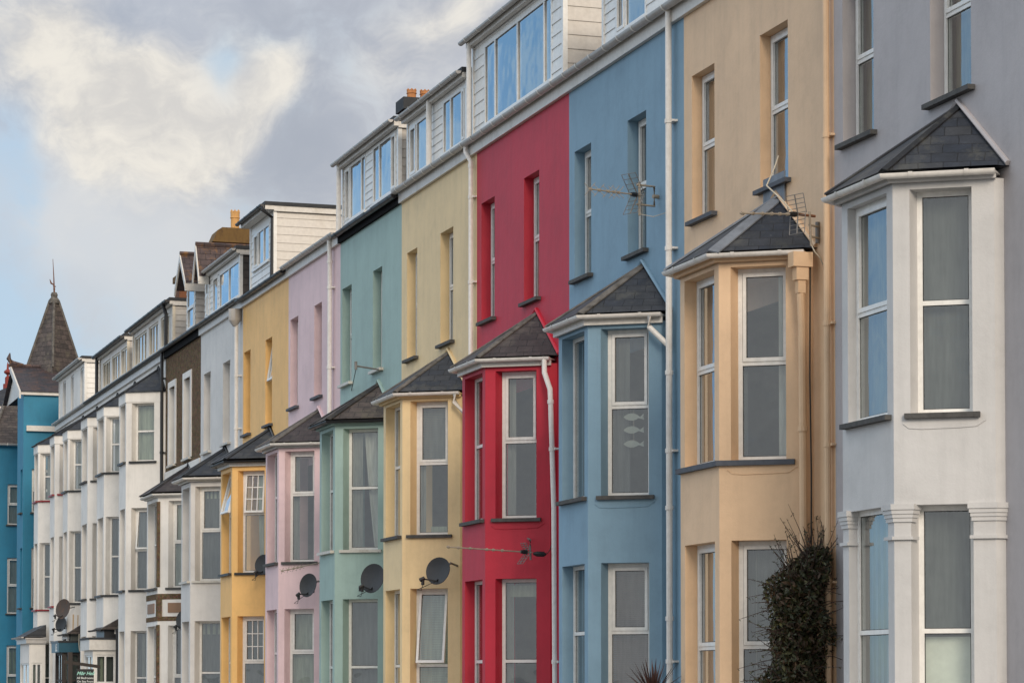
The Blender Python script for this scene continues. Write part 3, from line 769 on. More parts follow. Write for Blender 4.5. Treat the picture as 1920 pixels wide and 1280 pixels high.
# grey house (nearest)
h = root_for(24.62, 29.53, 'pale grey rendered house with white pillared bay at the right edge of the photo')
shell(h, 24.62, 29.53, 'gray', [(25.97, 26.95), (28.42, 29.28)], (25.5, 28.0), zlo=8.32, bay_top=6.9, ucurt=(('net', 'olive', 0.0, 1.0),), sillmat='slatesill', zhi=10.32)
zl = [(1.30, 3.71), (4.69, 7.09)]
bay(h, 25.85, 27.14, zl, 7.17, 'graybay',
    [(dict(rows=[1.07], curtains=(('sheet', 'board', 0.03, 1, None, None, 0.0, 0.42), ('net', 'netdark', 0, 1, None, None, 0.44, 1.0))), dict(rows=[1.07], curtains=(('net', 'olive', 0.0, .7), NET))),
     (dict(rows=[1.20], curtains=(('net', 'netdark'),)), dict(rows=[1.20], sash=[(1, 0)], curtains=(('net', 'olive', 0, 0.75),)))], t0=0.18, t1=0.84,
    sill_z=[(4.685, 'slatesill')], frev=0.10)
bay_gutter(h, 25.85, 27.14, 7.24, 'pipe', 'graybay', 0.15, 0.05, 'graybay')
bay_roof(h, 25.85, 27.14, 7.28, (26.25, 8.16), 'slate', 'slate', 0.16, 0.06, 'gray')
g = G()
Cc = Vector((FX-BAYD, 25.85, 0)); pl = Cc + CU*0.18; pr = Cc + CU*0.84; Bp = Vector((FX-RET, 25.25, 0))
for pg in ([(Cc.x,Cc.y), (pl.x,pl.y), (pl.x+.07,pl.y+.05), (Cc.x+.10,26.0), (Cc.x,26.0)], [(FX,25.25), (Bp.x,Bp.y), (pr.x,pr.y), (pr.x+.05,pr.y+.07), (FX,pr.y+0.09)],
           [(Cc.x, 26.99), (Cc.x+.16, 26.99), (Cc.x+0.16, 27.2), (pl.x, 27.14+25.85-pl.y), (Cc.x, 27.14)]):
    pv = [Vector(p) for p in pg]; ar = sum(p.x*q.y-q.x*p.y for p, q in zip(pv, pv[1:]+pv[:1]))
    def ex(k):
        out = []; m = len(pv); sg = 1 if ar > 0 else -1
        for i in range(m):
            d0 = (pv[i]-pv[i-1]).normalized(); d1 = (pv[(i+1) % m]-pv[i]).normalized()
            n0 = Vector((d0.y, -d0.x))*sg; n1 = Vector((d1.y, -d1.x))*sg
            h_ = (n0+n1).normalized(); out.append(tuple(pv[i] + h_*min(k/max(0.35, h_.dot(n0)), 1.6*k)))
        return out
    for z0, z1, k in ((3.66, 3.72, .055), (3.615, 3.66, .042), (3.575, 3.615, .03), (3.53, 3.575, .018), (3.34, 3.375, .035)):
        g.prism(ex(k), z0, z1)
    g.build('pilaster_capital', 'graybay', h); g = G()

def drip_line(root, yc, z, mat):
    C = Vector((FX-BAYD, yc, 0)); g = G(); o = CN*0.004
    g.tube([C + CU*t + o + Vector((0,0,z+q)) for t, q in ((0.10, 0.0), (0.16, -0.05), (0.3, -0.062), (0.7, -0.055), (0.88, -0.045), (0.98, 0.02))], 0.0055, 5); g.build('drip_line', mat, root)
drip_line(h, 25.85, 4.58, 'graybay')

# tan house
h = root_for(29.53, 34.52, 'tan rendered house with peach reveals between the grey and the blue house')
shell(h, 29.53, 34.52, 'tan', [(30.92, 31.82), (33.39, 34.22)], (30.5, 33.0), zlo=8.22, zhi=10.25, sillmat='graysill', ucurt=(('net', 'blindm'),), rev=0.16)
bay(h, 30.78, 32.10, [(1.22, 3.60), (4.60, 7.01)], 7.09, 'tan',
    [(dict(rows=[1.06], sash=[(1, 0)], curtains=(NETD, ('drape', 'net', 0.0, 0.3))), dict(rows=[1.06], sash=[(1, 0)], curtains=(('net', 'blindm'),))),
     (dict(rows=[1.22], sash=[(1, 0)], curtains=(('drape', 'drape', 0.72, 0.93), ('drape', 'netdark', 0.0, 0.14))), dict(rows=[1.22], sash=[(1, 0)], curtains=(('net', 'blindm'),)))],
    t0=0.15, t1=0.845, fr_right=0.88)
g = G()                                            # continuous painted sill band
for off0, off1, z0, z1 in ((-0.12, 0.06, 4.53, 4.595),):
    a = offset_path(30.78, 32.10, off0); b = offset_path(30.78, 32.10, off1)
    a[0] = a[0] - CU*0.15*1.0; b[0] = b[0] - CU*0.15
    for i in range(3):
        q = [a[i], b[i], b[i+1], a[i+1]]
        g.add([p+Vector((0,0,z0)) for p in q]+[p+Vector((0,0,z1)) for p in q], [(0,1,2,3), (4,7,6,5), (1,5,6,2), (0,3,7,4), (0,4,5,1), (2,6,7,3)])
g.build('sill_band', 'graysill', h)
bay_gutter(h, 30.78, 32.10, 7.16, 'pipe', 'tan', 0.16, 0.06, 'tan')
bay_roof(h, 30.78, 32.10, 7.19, (31.25, 8.05), 'slate', 'lead', 0.17, 0.14, 'tan')
g = G(); g.prism([(FX-0.012, 30.98), (FX-0.03, 30.98), (FX-0.03, 31.66), (FX-0.012, 31.66)], 7.85, 8.33); g.build('lead_apron', 'lead', h)
hp = G()                                           # rain hopper at the end of the bay gutter
hp.bx(FX-0.36, FX-0.1, 29.95, 30.12, 6.94, 7.12); hp.bx(FX-0.31, FX-0.15, 29.97, 30.10, 6.78, 6.94); hp.bx(FX-0.28, FX-0.18, 29.99, 30.09, 6.62, 6.78)
hb = hp.build('hopper', 'tan', h)
downpipe(h, [(FX-0.23, 30.04, 6.64), (FX-0.20, 30.06, 6.2), (FX-0.17, 30.08, 0.05)], 'tan', 0.05, [(4.95, None), (2.6, None)])
downpipe(h, [(FX-0.07, 29.61, 11.3), (FX-0.07, 29.61, 0.05)], 'tan', 0.04, [(8.5, 0), (6.2, 0), (4.72, 0), (3.05, 0)])
g = G(); g.tube([(FX-0.11, 30.01, 7.0), (FX-0.13, 29.99, 5.6), (FX-0.11, 30.0, 4.4), (FX-0.13, 29.99, 2.0), (FX-0.12, 30.0, 0.1)], 0.011, 6); g.build('cable', 'cabledark', h)

drip_line(h, 30.78, 4.48, 'tan')

# blue house
h = root_for(34.52, 39.46, 'mid blue rendered house between the tan and the red house')
shell(h, 34.52, 39.46, 'blue', [(36.02, 36.80), (38.42, 39.20)], (35.4, 37.9), ucurt=(('net', 'netdark', 0.0, 1.0),))
bay(h, 35.71, 37.0, Z1, 6.97, 'blue',
    [(dict(rows=[1.37], sash=[(1, 0)], curtains=(('blind', 'blindm'),)), dict(rows=[1.37], curtains=(NETD,))),
     (dict(rows=[1.28], sash=[(1, 0)], curtains=(('drape', 'netdark', 0.0, 0.45),)), dict(rows=[], curtains=(NETD,)))], t0=0.19, t1=0.89, fr_right=0.885,
    sill_z=[(4.50, 'slatesill')])
bay_gutter(h, 35.71, 37.0, 7.06, 'pipe', 'fascia', 0.16, 0.1)
bay_roof(h, 35.71, 37.0, 7.09, (36.13, 7.93), 'slate', 'mortar', 0.17, 0.085, 'blue')
downpipe(h, [(FX-0.10, 34.86, 11.33), (FX-0.10, 34.86, 0.05)], 'gutterw', 0.047, [(9.75, 0), (7.95, 0), (6.2, None), (5.1, 0), (4.3, None), (2.75, None), (2.15, 0)])
downpipe(h, [(13.243, 35.067, 7.03), (13.243, 35.06, 6.86), (FX-0.11, 34.90, 6.60)], 'gutterw', 0.04, name='gutter_outlet')
dormer(h, 34.9, 38.10, [(36.25, 37.56, dict(cols=[0.42], sash=[(0, 0)], curtains=())), (34.95, 35.6, dict())], zb=11.6, z0=11.3)

drip_line(h, 35.71, 4.39, 'blue')

# red house
h = root_for(39.46, 44.43, 'crimson red rendered house between the blue and the cream house')
shell(h, 39.46, 44.43, 'red', [(40.96, 41.76), (43.39, 44.16)], (40.35, 42.8), zlo=8.14, zhi=10.22)
bay(h, 40.66, 41.94, [(1.2, 3.53), (4.49, 6.85)], 6.95, 'red',
    [(dict(rows=[1.02], curtains=(('sheet', 'drapeg', 0, 1, None, None, 0.88, 0.96), DRL)), dict(rows=[1.02], curtains=(NETD,))),
     (dict(rows=[1.24], curtains=(('drape', 'net', 0.1, 0.30), ('drape', 'netdark', 0.82, 1.0)), sash=[(1, 0)]), dict(rows=[1.24], curtains=(NETD,)))], t0=0.17, t1=0.85,
    sill_z=[(4.49, 'slatesill')])
bay_gutter(h, 40.66, 41.94, 7.03, 'pipe', 'fascia', 0.16, 0.09)
bay_roof(h, 40.66, 41.94, 7.06, (41.05, 7.9), 'slatep', 'mortar', 0.17, 0.06, 'red')
downpipe(h, [(13.32, 39.97, 7.0), (13.32, 39.96, 6.78), (13.36, 39.80, 6.50), (13.365, 39.79, 6.3), (13.375, 39.66, 4.6), (13.39, 39.63, 0.05)], 'gutterw', 0.042, [(6.3, None), (5.55, 0), (2.2, 0)])
dormer(h, 39.99, 44.95, [(40.57, 44.29, dict(cols=[0.62, 1.88, 3.3], curtains=(('sheet', 'blindm', 0.0, 0.16),)))], zt=13.24, zb=11.6, zw=13.04, z0=11.3, board=0.2)
downpipe(h, [(FX-0.02, 44.86, 13.2), (FX-0.02, 44.86, 11.42)], 'gutterw', 0.045)

drip_line(h, 40.66, 4.38, 'red')

# cream house
h = root_for(44.43, 49.40, 'pale yellow cream rendered house between the red and the green house')
shell(h, 44.43, 49.40, 'cream', [(45.89, 46.72), (48.29, 49.01)], (45.3, 47.8), zlo=8.06, zhi=10.12)
bay(h, 45.66, 46.95, [(1.2, 3.56), (4.51, 6.89)], 6.95, 'cream',
    [(dict(rows=[1.0], sash=[(1, 0)], tilt={(1, 0): 10}, curtains=(('blind', 'blindg'),)), dict(rows=[1.0])),
     (dict(rows=[1.28], sash=[(1, 0)], curtains=(('blind', 'blind', 0, 1, None, None, 0.55, 1.0), ('drape', 'net', 0.0, 0.2, None, None, 0.0, 0.55), ('sheet', 'drapeg', 0.35, 0.8, None, None, 0.0, 0.07))), dict(rows=[1.28]))],
    t0=0.15, t1=0.85, sill_z=[(4.51, 'slatesill')])
bay_gutter(h, 45.66, 46.95, 7.02, 'pipe', 'cream', 0.16, 0.05, 'cream')
bay_roof(h, 45.66, 46.95, 7.05, (46.15, 7.88), 'slate', 'mortar', 0.17, 0.06, 'cream')
downpipe(h, [(13.315, 44.97, 7.0), (13.315, 44.96, 6.84), (FX-0.07, 44.85, 6.58), (FX-0.07, 44.85, 0.05)], 'gutterw', 0.042)
downpipe(h, [(FX-0.13, 44.68, 11.35), (FX-0.13, 44.68, 11.22), (FX-0.08, 44.53, 11.02), (FX-0.08, 44.53, 0.05)], 'gutterw', 0.042, [(10.95, None), (10.4, 0), (8.9, 0), (7.3, 0)])
cw = dict(cols=[0.40, 1.12], row_cols={})
dormer(h, 45.33, 49.28, [(47.72, 49.18, dict(cols=[0.5, 1.2], sash=[(0, 0)])), (45.42, 46.89, dict(cols=[0.5, 1.2], sash=[(0, 2)]))], zt=12.78, zb=11.58, zw=12.6)
downpipe(h, [(FX-0.0, 47.5, 12.75), (FX-0.0, 47.5, 11.42)], 'gutterw', 0.055)

# green house
h = root_for(49.40, 54.25, 'sage green rendered house between the cream and the pink house')
shell(h, 49.40, 54.25, 'green', [(50.85, 51.57), (53.30, 54.10)], (50.3, 52.7), eave_gutter='gutterb', eave_fascia='blackboard', fz=0.13, sillmat='whitesill')
bay(h, 50.63, 51.88, [(1.2, 3.54), (4.50, 6.87)], 6.97, 'green',
    [(dict(rows=[1.02], curtains=(('net', 'netdark'),)), dict(rows=[1.02], curtains=(NETD,))),
     (dict(rows=[1.22], curtains=(('drape', 'drape', 0.42, 0.80, 0.74, 1.0), ('drape', 'net', 0.05, 0.35))), dict(rows=[1.22], curtains=(NETD,)))], t0=0.17, t1=0.89,
    sill_z=[(4.50, 'whitesill')])
bay_gutter(h, 50.63, 51.88, 7.02, 'gutterb', 'green', 0.16, 0.05, 'blackboard')
bay_roof(h, 50.63, 51.88, 7.05, (51.05, 7.86), 'slateb', 'slateb', 0.19, 0.1, 'green')
dormer(h, 49.96, 54.42, [(52.52, 54.26, dict(cols=[0.46, 1.38], sash=[(0, 0)])), (50.12, 51.95, dict(cols=[0.5, 1.42], sash=[(0, 2)]))], zt=12.86, zb=11.56, zw=12.74)
downpipe(h, [(FX-0.02, 54.36, 12.85), (FX-0.02, 54.36, 11.3)], 'gutterw', 0.05)

# pink house
h = root_for(54.25, 59.10, 'lilac pink rendered house between the green and the orange house')
shell(h, 54.25, 59.10, 'pink', [(55.90, 56.60), (58.14, 58.93)], (55.3, 57.7), sillmat='graysill')
bay(h, 55.60, 56.88, [(1.2, 3.50), (4.50, 6.86)], 6.93, 'pink',
    [(dict(rows=[1.37], sash=[(1, 0)], curtains=(('drape', 'drapeg', 0.0, 1.0),)), dict(rows=[1.37], curtains=(NETD,))),
     (dict(rows=[1.44], sash=[(1, 0)], curtains=(('drape', 'net', 0.0, 0.26), ('drape', 'drape', 0.76, 1.0))), dict(rows=[1.44], curtains=(NETD,)))], t0=0.14, t1=0.81,
    sill_z=[(4.50, 'slatesill')])
bay_gutter(h, 55.60, 56.88, 7.02, 'pipe', 'gutterw', 0.17, 0.06)
bay_roof(h, 55.60, 56.88, 7.05, (56.1, 7.85), 'slatep', 'mortar', 0.19, 0.08, 'pink')
downpipe(h, [(FX-0.11, 54.82, 11.33), (FX-0.09, 54.82, 10.9), (FX-0.09, 54.84, 7.0), (FX-0.09, 54.86, 0.05)], 'gutterw', 0.05, [(10.85, None), (10.3, 0), (8.6, 0), (6.9, 0)])

# orange house
h = root_for(59.10, 64.08, 'orange ochre rendered house between the pink and the pale white house')
shell(h, 59.10, 64.08, 'orange', [(60.81, 61.52), (63.20, 63.95)], (60.1, 62.6), eave_gutter='gutterb', sillmat='graysill', zlo=8.0, zhi=10.03, fz=0.14,
      uw={0: dict(tilt={(1, 0): 9})})
bay(h, 60.45, 61.75, [(1.2, 3.48), (4.48, 6.83)], 6.95, 'orange',
    [(dict(rows=[1.22], sash=[(1, 0)], bars={(1, 0): (3, 3)}, curtains=(NETD,)), dict(rows=[1.22], curtains=(NETD,))),
     (dict(rows=[1.36], sash=[(1, 0)], tilt={(1, 0): 6}, bars={(1, 0): (3, 3)}, curtains=(('drape', 'drapeg', 0.5, 1.0, 0.62, 1.0),)), dict(rows=[1.36], sash=[(1, 0)], tilt={(1, 0): 14}))],
    t0=0.14, t1=0.80, sill_z=[(4.48, 'blacksill')])
bay_gutter(h, 60.45, 61.75, 7.05, 'gutterb', 'fascia', 0.18, 0.09)
bay_roof(h, 60.45, 61.75, 7.10, (60.95, 7.9), 'slate', 'gutterb', 0.2, 0.07)
dormer(h, 61.03, 63.64, [(61.55, 63.3, dict(cols=[0.52, 1.12], sash=[(0, 0)], row_cols={}))], zt=13.14, gut='gutterb', zb=11.95, zw=12.84, z0=11.3, board=0.17, depth=3.2, overhang=0.32)
downpipe(h, [(FX-0.2, 60.98, 13.12), (FX-0.2, 60.98, 13.02), (FX+0.06, 61.06, 12.86), (FX+0.04, 61.06, 11.4)], 'gutterb', 0.045)

# pale white house
h = root_for(64.08, 69.41, 'plain pale white rendered house between the orange and the brown house')
shell(h, 64.08, 69.41, 'white', [(65.62, 66.50), (68.10, 69.02)], (65.1, 67.5), eave_gutter='gutterb', sillmat='whitesill', zlo=8.0, zhi=10.07)
bay(h, 65.50, 66.72, [(1.2, 3.50), (4.50, 6.84)], 6.95, 'white',
    [(dict(rows=[1.02], curtains=(('sheet', 'drapeg', 0, 1, None, None, 0.86, 0.99), NETD)), dict(rows=[1.02], curtains=(NETD,))),
     (dict(rows=[1.24], sash=[(1, 0)], curtains=(('sheet', 'drapeg', 0, 1, None, None, 0.88, 1.0), NETD)), dict(rows=[1.24], curtains=(NETD,)))], t0=0.12, t1=0.80,
    sill_z=[(4.50, 'whitesill')])
bay_gutter(h, 65.50, 66.72, 7.05, 'pipe', 'fascia', 0.18, 0.06)
bay_roof(h, 65.50, 66.72, 7.10, (66.15, 7.9), 'slate', 'slate', 0.2, 0.08)
hp = G(); hp.lathe((FX-0.16, 64.3, 10.72), [(0.05, 0), (0.14, 0.12), (0.16, 0.16), (0.16, 0.42), (0.0, 0.42)], 10); hp.build('hopper', 'gutterw', h)
downpipe(h, [(FX-0.12, 64.3, 10.8), (FX-0.10, 64.3, 0.05)], 'gutterw', 0.05, [(9.5, 0), (8.2, 0), (7.0, 0)])
dormer(h, 64.86, 68.75, [(65.0, 67.45, dict(cols=[1.2])), (67.66, 68.3, dict())], zt=12.72, zb=11.58, zw=12.5, side='slatel', sidemat2='slatel')

# brown pebbledash house
h = root_for(69.41, 74.55, 'dark brown pebbledashed house with white window surrounds')
shell(h, 69.41, 74.55, 'brown', [(70.80, 71.70), (73.05, 73.90)], (69.8, 72.4), eave_gutter='gutterb', eave_fascia='blackboard', sillmat='whitesill', zlo=8.06, zhi=10.24)
g = G()
for a, b in ((70.80, 71.70), (73.05, 73.90)):
    k = 0.17
    g.bx(FX-0.03, FX-0.002, a-k, a, 8.06, 10.24+k); g.bx(FX-0.03, FX-0.002, b, b+k, 8.06, 10.24+k); g.bx(FX-0.03, FX-0.002, a, b, 10.24, 10.24+k)
    g.bx(FX-0.001, FX+0.17, b-0.02, b-0.001, 8.06, 10.24); g.bx(FX-0.001, FX+0.17, a+0.001, a+0.02, 8.06, 10.24)
g.bx(FX-0.035, FX-0.003, 69.41, 74.55, 7.66, 7.92)
g.build('window_surround', 'oldwhite', h)
bay(h, 70.06, 71.72, [(1.2, 3.50), (4.50, 6.80)], 6.95, 'oldwhite',
    [(dict(rows=[0.95], sash=[(1, 0)], curtains=(NETD,)), dict(rows=[0.95], curtains=(NETD,))),
     (dict(rows=[1.2], sash=[(1, 0)], curtains=(('drape', 'drapeg', 0.0, 1.0),)), dict(rows=[1.2], curtains=(NETD,)))], t0=0.30, t1=0.88,
    sill_z=[(4.50, 'slatesill')])
C = Vector((FX-BAYD, 70.06, 0))
g = G()                                            # pebbledash strip on the corner and bands round the panel storey
for z0, z1 in ((1.2, 3.52), (4.52, 6.78)):
    g.prism([(C.x-0.012, C.y-0.01), (C.x+0.05, C.y-0.055), (C.x+0.05, C.y+0.16), (C.x-0.012, C.y+0.16)], z0, z1)
for z0, z1 in ((4.19, 4.34), (3.62, 3.74)):
    a = offset_path(70.06, 71.72, -0.05); b = offset_path(70.06, 71.72, 0.012)
    for i in range(2):
        q = [a[i], b[i], b[i+1], a[i+1]]
        g.add([p+Vector((0,0,z0)) for p in q]+[p+Vector((0,0,z1)) for p in q], [(0,1,2,3), (4,7,6,5), (1,5,6,2), (0,3,7,4), (0,4,5,1), (2,6,7,3)])
g.prism([(C.x-0.014, C.y-0.02), (C.x+0.10, C.y-0.095), (C.x+0.1, C.y+0.2), (C.x-0.014, C.y+0.2)], 3.70, 4.25)
g.build('pebbledash_band', 'brown', h)
g = G()
o = C + CU*0.30 + CN*0.02 + Vector((0,0,3.84)); g.box(o, CU*0.62, -CN*0.05, (0,0,0.26)); g.build('inset_panel', 'panel', h); g = G()
g.bx(C.x-0.02, C.x+0.04, 70.5, 71.5, 3.84, 4.10); g.build('inset_panel', 'panel', h)
bay_gutter(h, 70.06, 71.72, 6.98, 'oldwhite', 'oldwhite', 0.13, 0.05)
bay_roof(h, 70.06, 71.72, 7.03, (71.0, 7.85), 'slatep', 'slatep', 0.19, 0.06)
def gabled(root, y0, y1, zg, ztop, zb, zw, roof='slateo'):
    """small gabled dormer, ridge running back into the roof"""
    xf = FX+0.1; ym = (y0+y1)/2; g = G(); dp = 2.8
    holes = [(0.12, y1-y0-0.12, zb-11.3, zw-11.3)]
    cladding(g, (xf, y1, 11.3), (0,-1,0), (-1,0,0), y1-y0, zg-11.3, 0.16, holes)
    g.poly((xf, y0, zg), (xf, y1, zg), (xf, ym, ztop-0.12))
    dm = g.build('dormer', 'cladw', root, recalc=False)
    s = G(); cladding(s, (xf, y0, 11.3), (1,0,0), (0,-1,0), dp, zg-11.3, 0.17); s.poly((xf,y1,11.3), (xf+dp,y1,11.3), (xf+dp,y1,zg), (xf,y1,zg))
    s.build('side_cladding', 'cladp', dm, recalc=False)
    r = G(); ov = 0.14; x0 = xf-0.3
    sl = (ztop-zg)/((y1-y0)/2)
    for sg, ye in ((1, y0-ov), (-1, y1+ov)):
        ze = zg-sl*ov
        r.add([(x0,ye,ze), (xf+dp,ye,ze), (xf+dp,ym,ztop), (x0,ym,ztop), (x0,ye,ze-0.05), (xf+dp,ye,ze-0.05), (xf+dp,ym,ztop-0.05), (x0,ym,ztop-0.05)],
              [(0,1,2,3), (4,7,6,5), (0,4,5,1), (0,3,7,4)])
    r.build('dormer_roof', roof, dm, uv=True)
    t = G(); t.tube([(x0-0.02,ym,ztop+0.03), (xf+dp,ym,ztop+0.03)], 0.06, 6); t.build('ridge_tile', 'slateo', dm, uv=True)
    b = G()
    for ye in (y0-ov, y1+ov):
        ze = zg-sl*ov
        b.add([(x0-0.03,ye,ze-0.2), (x0-0.03,ye,ze-0.02), (x0-0.03,ym,ztop), (x0-0.03,ym,ztop-0.2), (x0+0.01,ye,ze-0.2), (x0+0.01,ye,ze-0.02), (x0+0.01,ym,ztop), (x0+0.01,ym,ztop-0.2)],
              [(0,1,2,3), (4,7,6,5), (0,3,7,4), (1,5,6,2), (0,4,5,1)])
    b.bx(x0-0.02, xf+dp, y0-ov+0.02, y0-ov+0.06, zg-sl*ov-0.26, zg-sl*ov-0.055)
    b.build('bargeboard', 'fascia', dm)
    window(root, (xf-0.015, y1-0.124, zb), (0,-1,0), (-1,0,0), y1-y0-0.248, zw-zb, rows=[(zw-zb)*0.5], sash=[(0, 0)])
gabled(h, 70.7, 71.95, 12.92, 13.60, 11.55, 12.85)

# second gabled dormer stands on the pale house's side of the party wall
hw = [o for o in COL.objects if o.get('label', '').startswith('plain pale white')][0]
gabled(hw, 68.82, 69.38+0.0, 12.95, 13.5, 11.6, 12.8)

# ------------------------------------------------------------------ the white three-storey bays further along
ZW = [(1.2, 3.47), (4.63, 6.95), (8.27, 9.92)]
WHITE = []
def white_house(y0, y1, yc, yf, label, sills, gut='gutterb', apexy=None, roof='slate', frames=None, dz=0.0, t0=0.17, t1=0.86):
    h = root_for(y0, y1, label)
    g = G(); wall_grid(g, FX, y0, y1, 0.0, EAVE, [(yc-0.5, yf+0.5, 0.6, 9.9)]); g.build('wall', 'oldwhite', h)
    r = G(); xb = FX+RIDGE; a, b = y0+0.02, y1-0.02
    r.poly((FX+0.02,a,0), (xb,a,0), (xb,a,EAVE), (FX+0.02,a,EAVE)); r.poly((FX+0.02,b,0), (xb,b,0), (xb,b,EAVE), (FX+0.02,b,EAVE))
    r.poly((xb,a,0), (xb,b,0), (xb,b,EAVE), (xb,a,EAVE))
    for z in (0.55, 3.9, 7.4, EAVE-0.05): r.poly((FX+0.02,a,z), (xb,a,z), (xb,b,z), (FX+0.02,b,z))
    r.build('interior', 'room', h, recalc=False)
    rf = G(); zr = EAVE+0.22; zt = zr+RIDGE*PITCH
    rf.poly((FX-0.12,y0,zr), (FX-0.12,y1,zr), (xb,y1,zt), (xb,y0,zt)); rf.poly((xb,y0,zt), (xb,y1,zt), (xb+RIDGE,y1,zr), (xb+RIDGE,y0,zr))
    for y in (y0, y1): rf.poly((FX-0.12,y,zr), (xb,y,zt), (xb+RIDGE,y,zr))
    rf.poly((xb+RIDGE,y0,0), (xb+RIDGE,y1,0), (xb+RIDGE,y1,zr), (xb+RIDGE,y0,zr))
    rf.build('roof', 'slatep', h, uv=True, recalc=False)
    f = G(); f.bx(FX-0.07, FX-0.003, y0, y1, EAVE-0.005, EAVE+0.2); f.build('fascia', 'fascia', h)
    gutter(h, [(FX-0.13, y0, EAVE+0.24), (FX-0.13, y1, EAVE+0.24)], gut, 0.07, 0.55)
    lv = [(a+(dz if i == 2 else 0), b+(dz if i == 2 else 0)) for i, (a, b) in enumerate(ZW)]
    fr = frames or [(dict(rows=[1.05], curtains=(NETD,)), dict(rows=[1.05])), (dict(rows=[1.15], curtains=(('drape', 'netdark', 0.0, 0.4),)), dict(rows=[1.15])),
                    (dict(rows=[0.85], curtains=(('drape', 'net', 0.1, 0.5),)), dict(rows=[0.85]))]
    bay(h, yc, yf, lv, 10.22+dz, 'oldwhite', fr, t0=t0, t1=t1, sill_z=[(lv[1][0], sills), (lv[2][0], sills)])
    ring(h, 'bay_fascia', yc, yf, -0.06, 0.022, 9.95+dz, 10.23+dz, 'oldwhite')
    bay_roof(h, yc, yf, 10.235+dz, (apexy or (yc+yf)/2-0.2, 11.0), roof, roof, 0.09, 0.05)
    WHITE.append(h); return h
w1 = white_house(74.55, 78.2, 75.2, 76.38, 'white house beside the brown house, its upper bay window tilted open', 'blacksill',
    frames=[(dict(rows=[0.95], curtains=(('drape', 'net', 0.0, 0.5), NETD)), dict(rows=[1.05])),
            (dict(rows=[1.12], sash=[(1, 0)], tilt={(1, 0): 8}, curtains=(('drape', 'drapeg', 0.45, 1.0), NETD)), dict(rows=[1.15])),
            (dict(rows=[0.87], curtains=(('drape', 'drapeg', 0.0, 1.0),)), dict(rows=[0.85]))])
w2 = white_house(78.2, 81.6, 79.1, 80.44, 'white house with a white flat-topped porch and black downpipe at street level', 'blacksill', t0=0.06)
w3 = white_house(81.6, 85.3, 82.3, 83.6, 'white house with slate sills just before the teal shop sign', 'slatesill')
w4 = white_house(85.3, 88.8, 86.5, 87.57, 'white house above the teal shop sign with rust stained wall', 'blacksill', t0=0.06)
w5 = white_house(88.8, 92.3, 89.5, 90.6, 'white house with red sills behind the rusty satellite dish', 'redsill', gut='gutterw', dz=0.1)
w6 = white_house(92.3, 96.3, 93.6, 94.67, 'last white house with red sills and slate porch next to the teal building', 'redsill', gut='gutterw', dz=0.16, t0=0.06)
dormer(w1, 73.95, 80.55, [(78.3, 80.4, dict(cols=[0.55, 1.1, 1.6], mat='creamframe', curtains=(('drape', 'drape', 0.3, 0.7),))), (76.35, 77.9, dict(cols=[0.5, 1.0], mat='creamframe')), (74.6, 75.95, dict(cols=[0.45, 0.9], mat='creamframe'))],
       zt=12.72, gut='gutterb', zb=11.6, zw=12.48, trim='creamframe', clad='oldwhite', wall=True, gutr=0.075)
downpipe(w1, [(FX-0.12, 74.45, 12.7), (FX-0.02, 74.45, 12.4), (FX-0.02, 74.45, 11.4)], 'gutterb', 0.055)
downpipe(w1, [(FX-0.10, 74.62, 11.36), (FX-0.08, 74.62, 0.05)], 'gutterb', 0.05, [(10.6, 0), (8.5, 0), (6.4, 0)])
dormer(w3, 81.6, 87.0, [(84.95, 86.5, dict(cols=[0.5, 1.0], mat='creamframe', curtains=(('drape', 'drape', 0.2, 0.5),))), (83.1, 84.65, dict(cols=[0.5, 1.0], mat='creamframe')), (81.7, 82.9, dict(cols=[0.45, 0.9], mat='creamframe', curtains=(('drape', 'drape', 0.3, 0.8),)))],
       zt=12.70, gut='gutterb', zb=11.6, zw=12.42, trim='creamframe', clad='oldwhite', wall=True, gutr=0.08)
downpipe(w3, [(FX-0.02, 86.95, 12.7), (FX-0.02, 86.95, 11.42)], 'gutterb', 0.06)
dormer(w5, 90.25, 96.3, [(94.75, 95.5, dict(cols=[0.3])), (92.85, 93.5, dict(cols=[0.3])), (90.65, 91.3, dict(cols=[0.3]))],
       zt=13.05, zb=11.43, zw=12.82, wall=True, clad='oldwhite', side='cladw', z0=11.2, gutr=0.07)

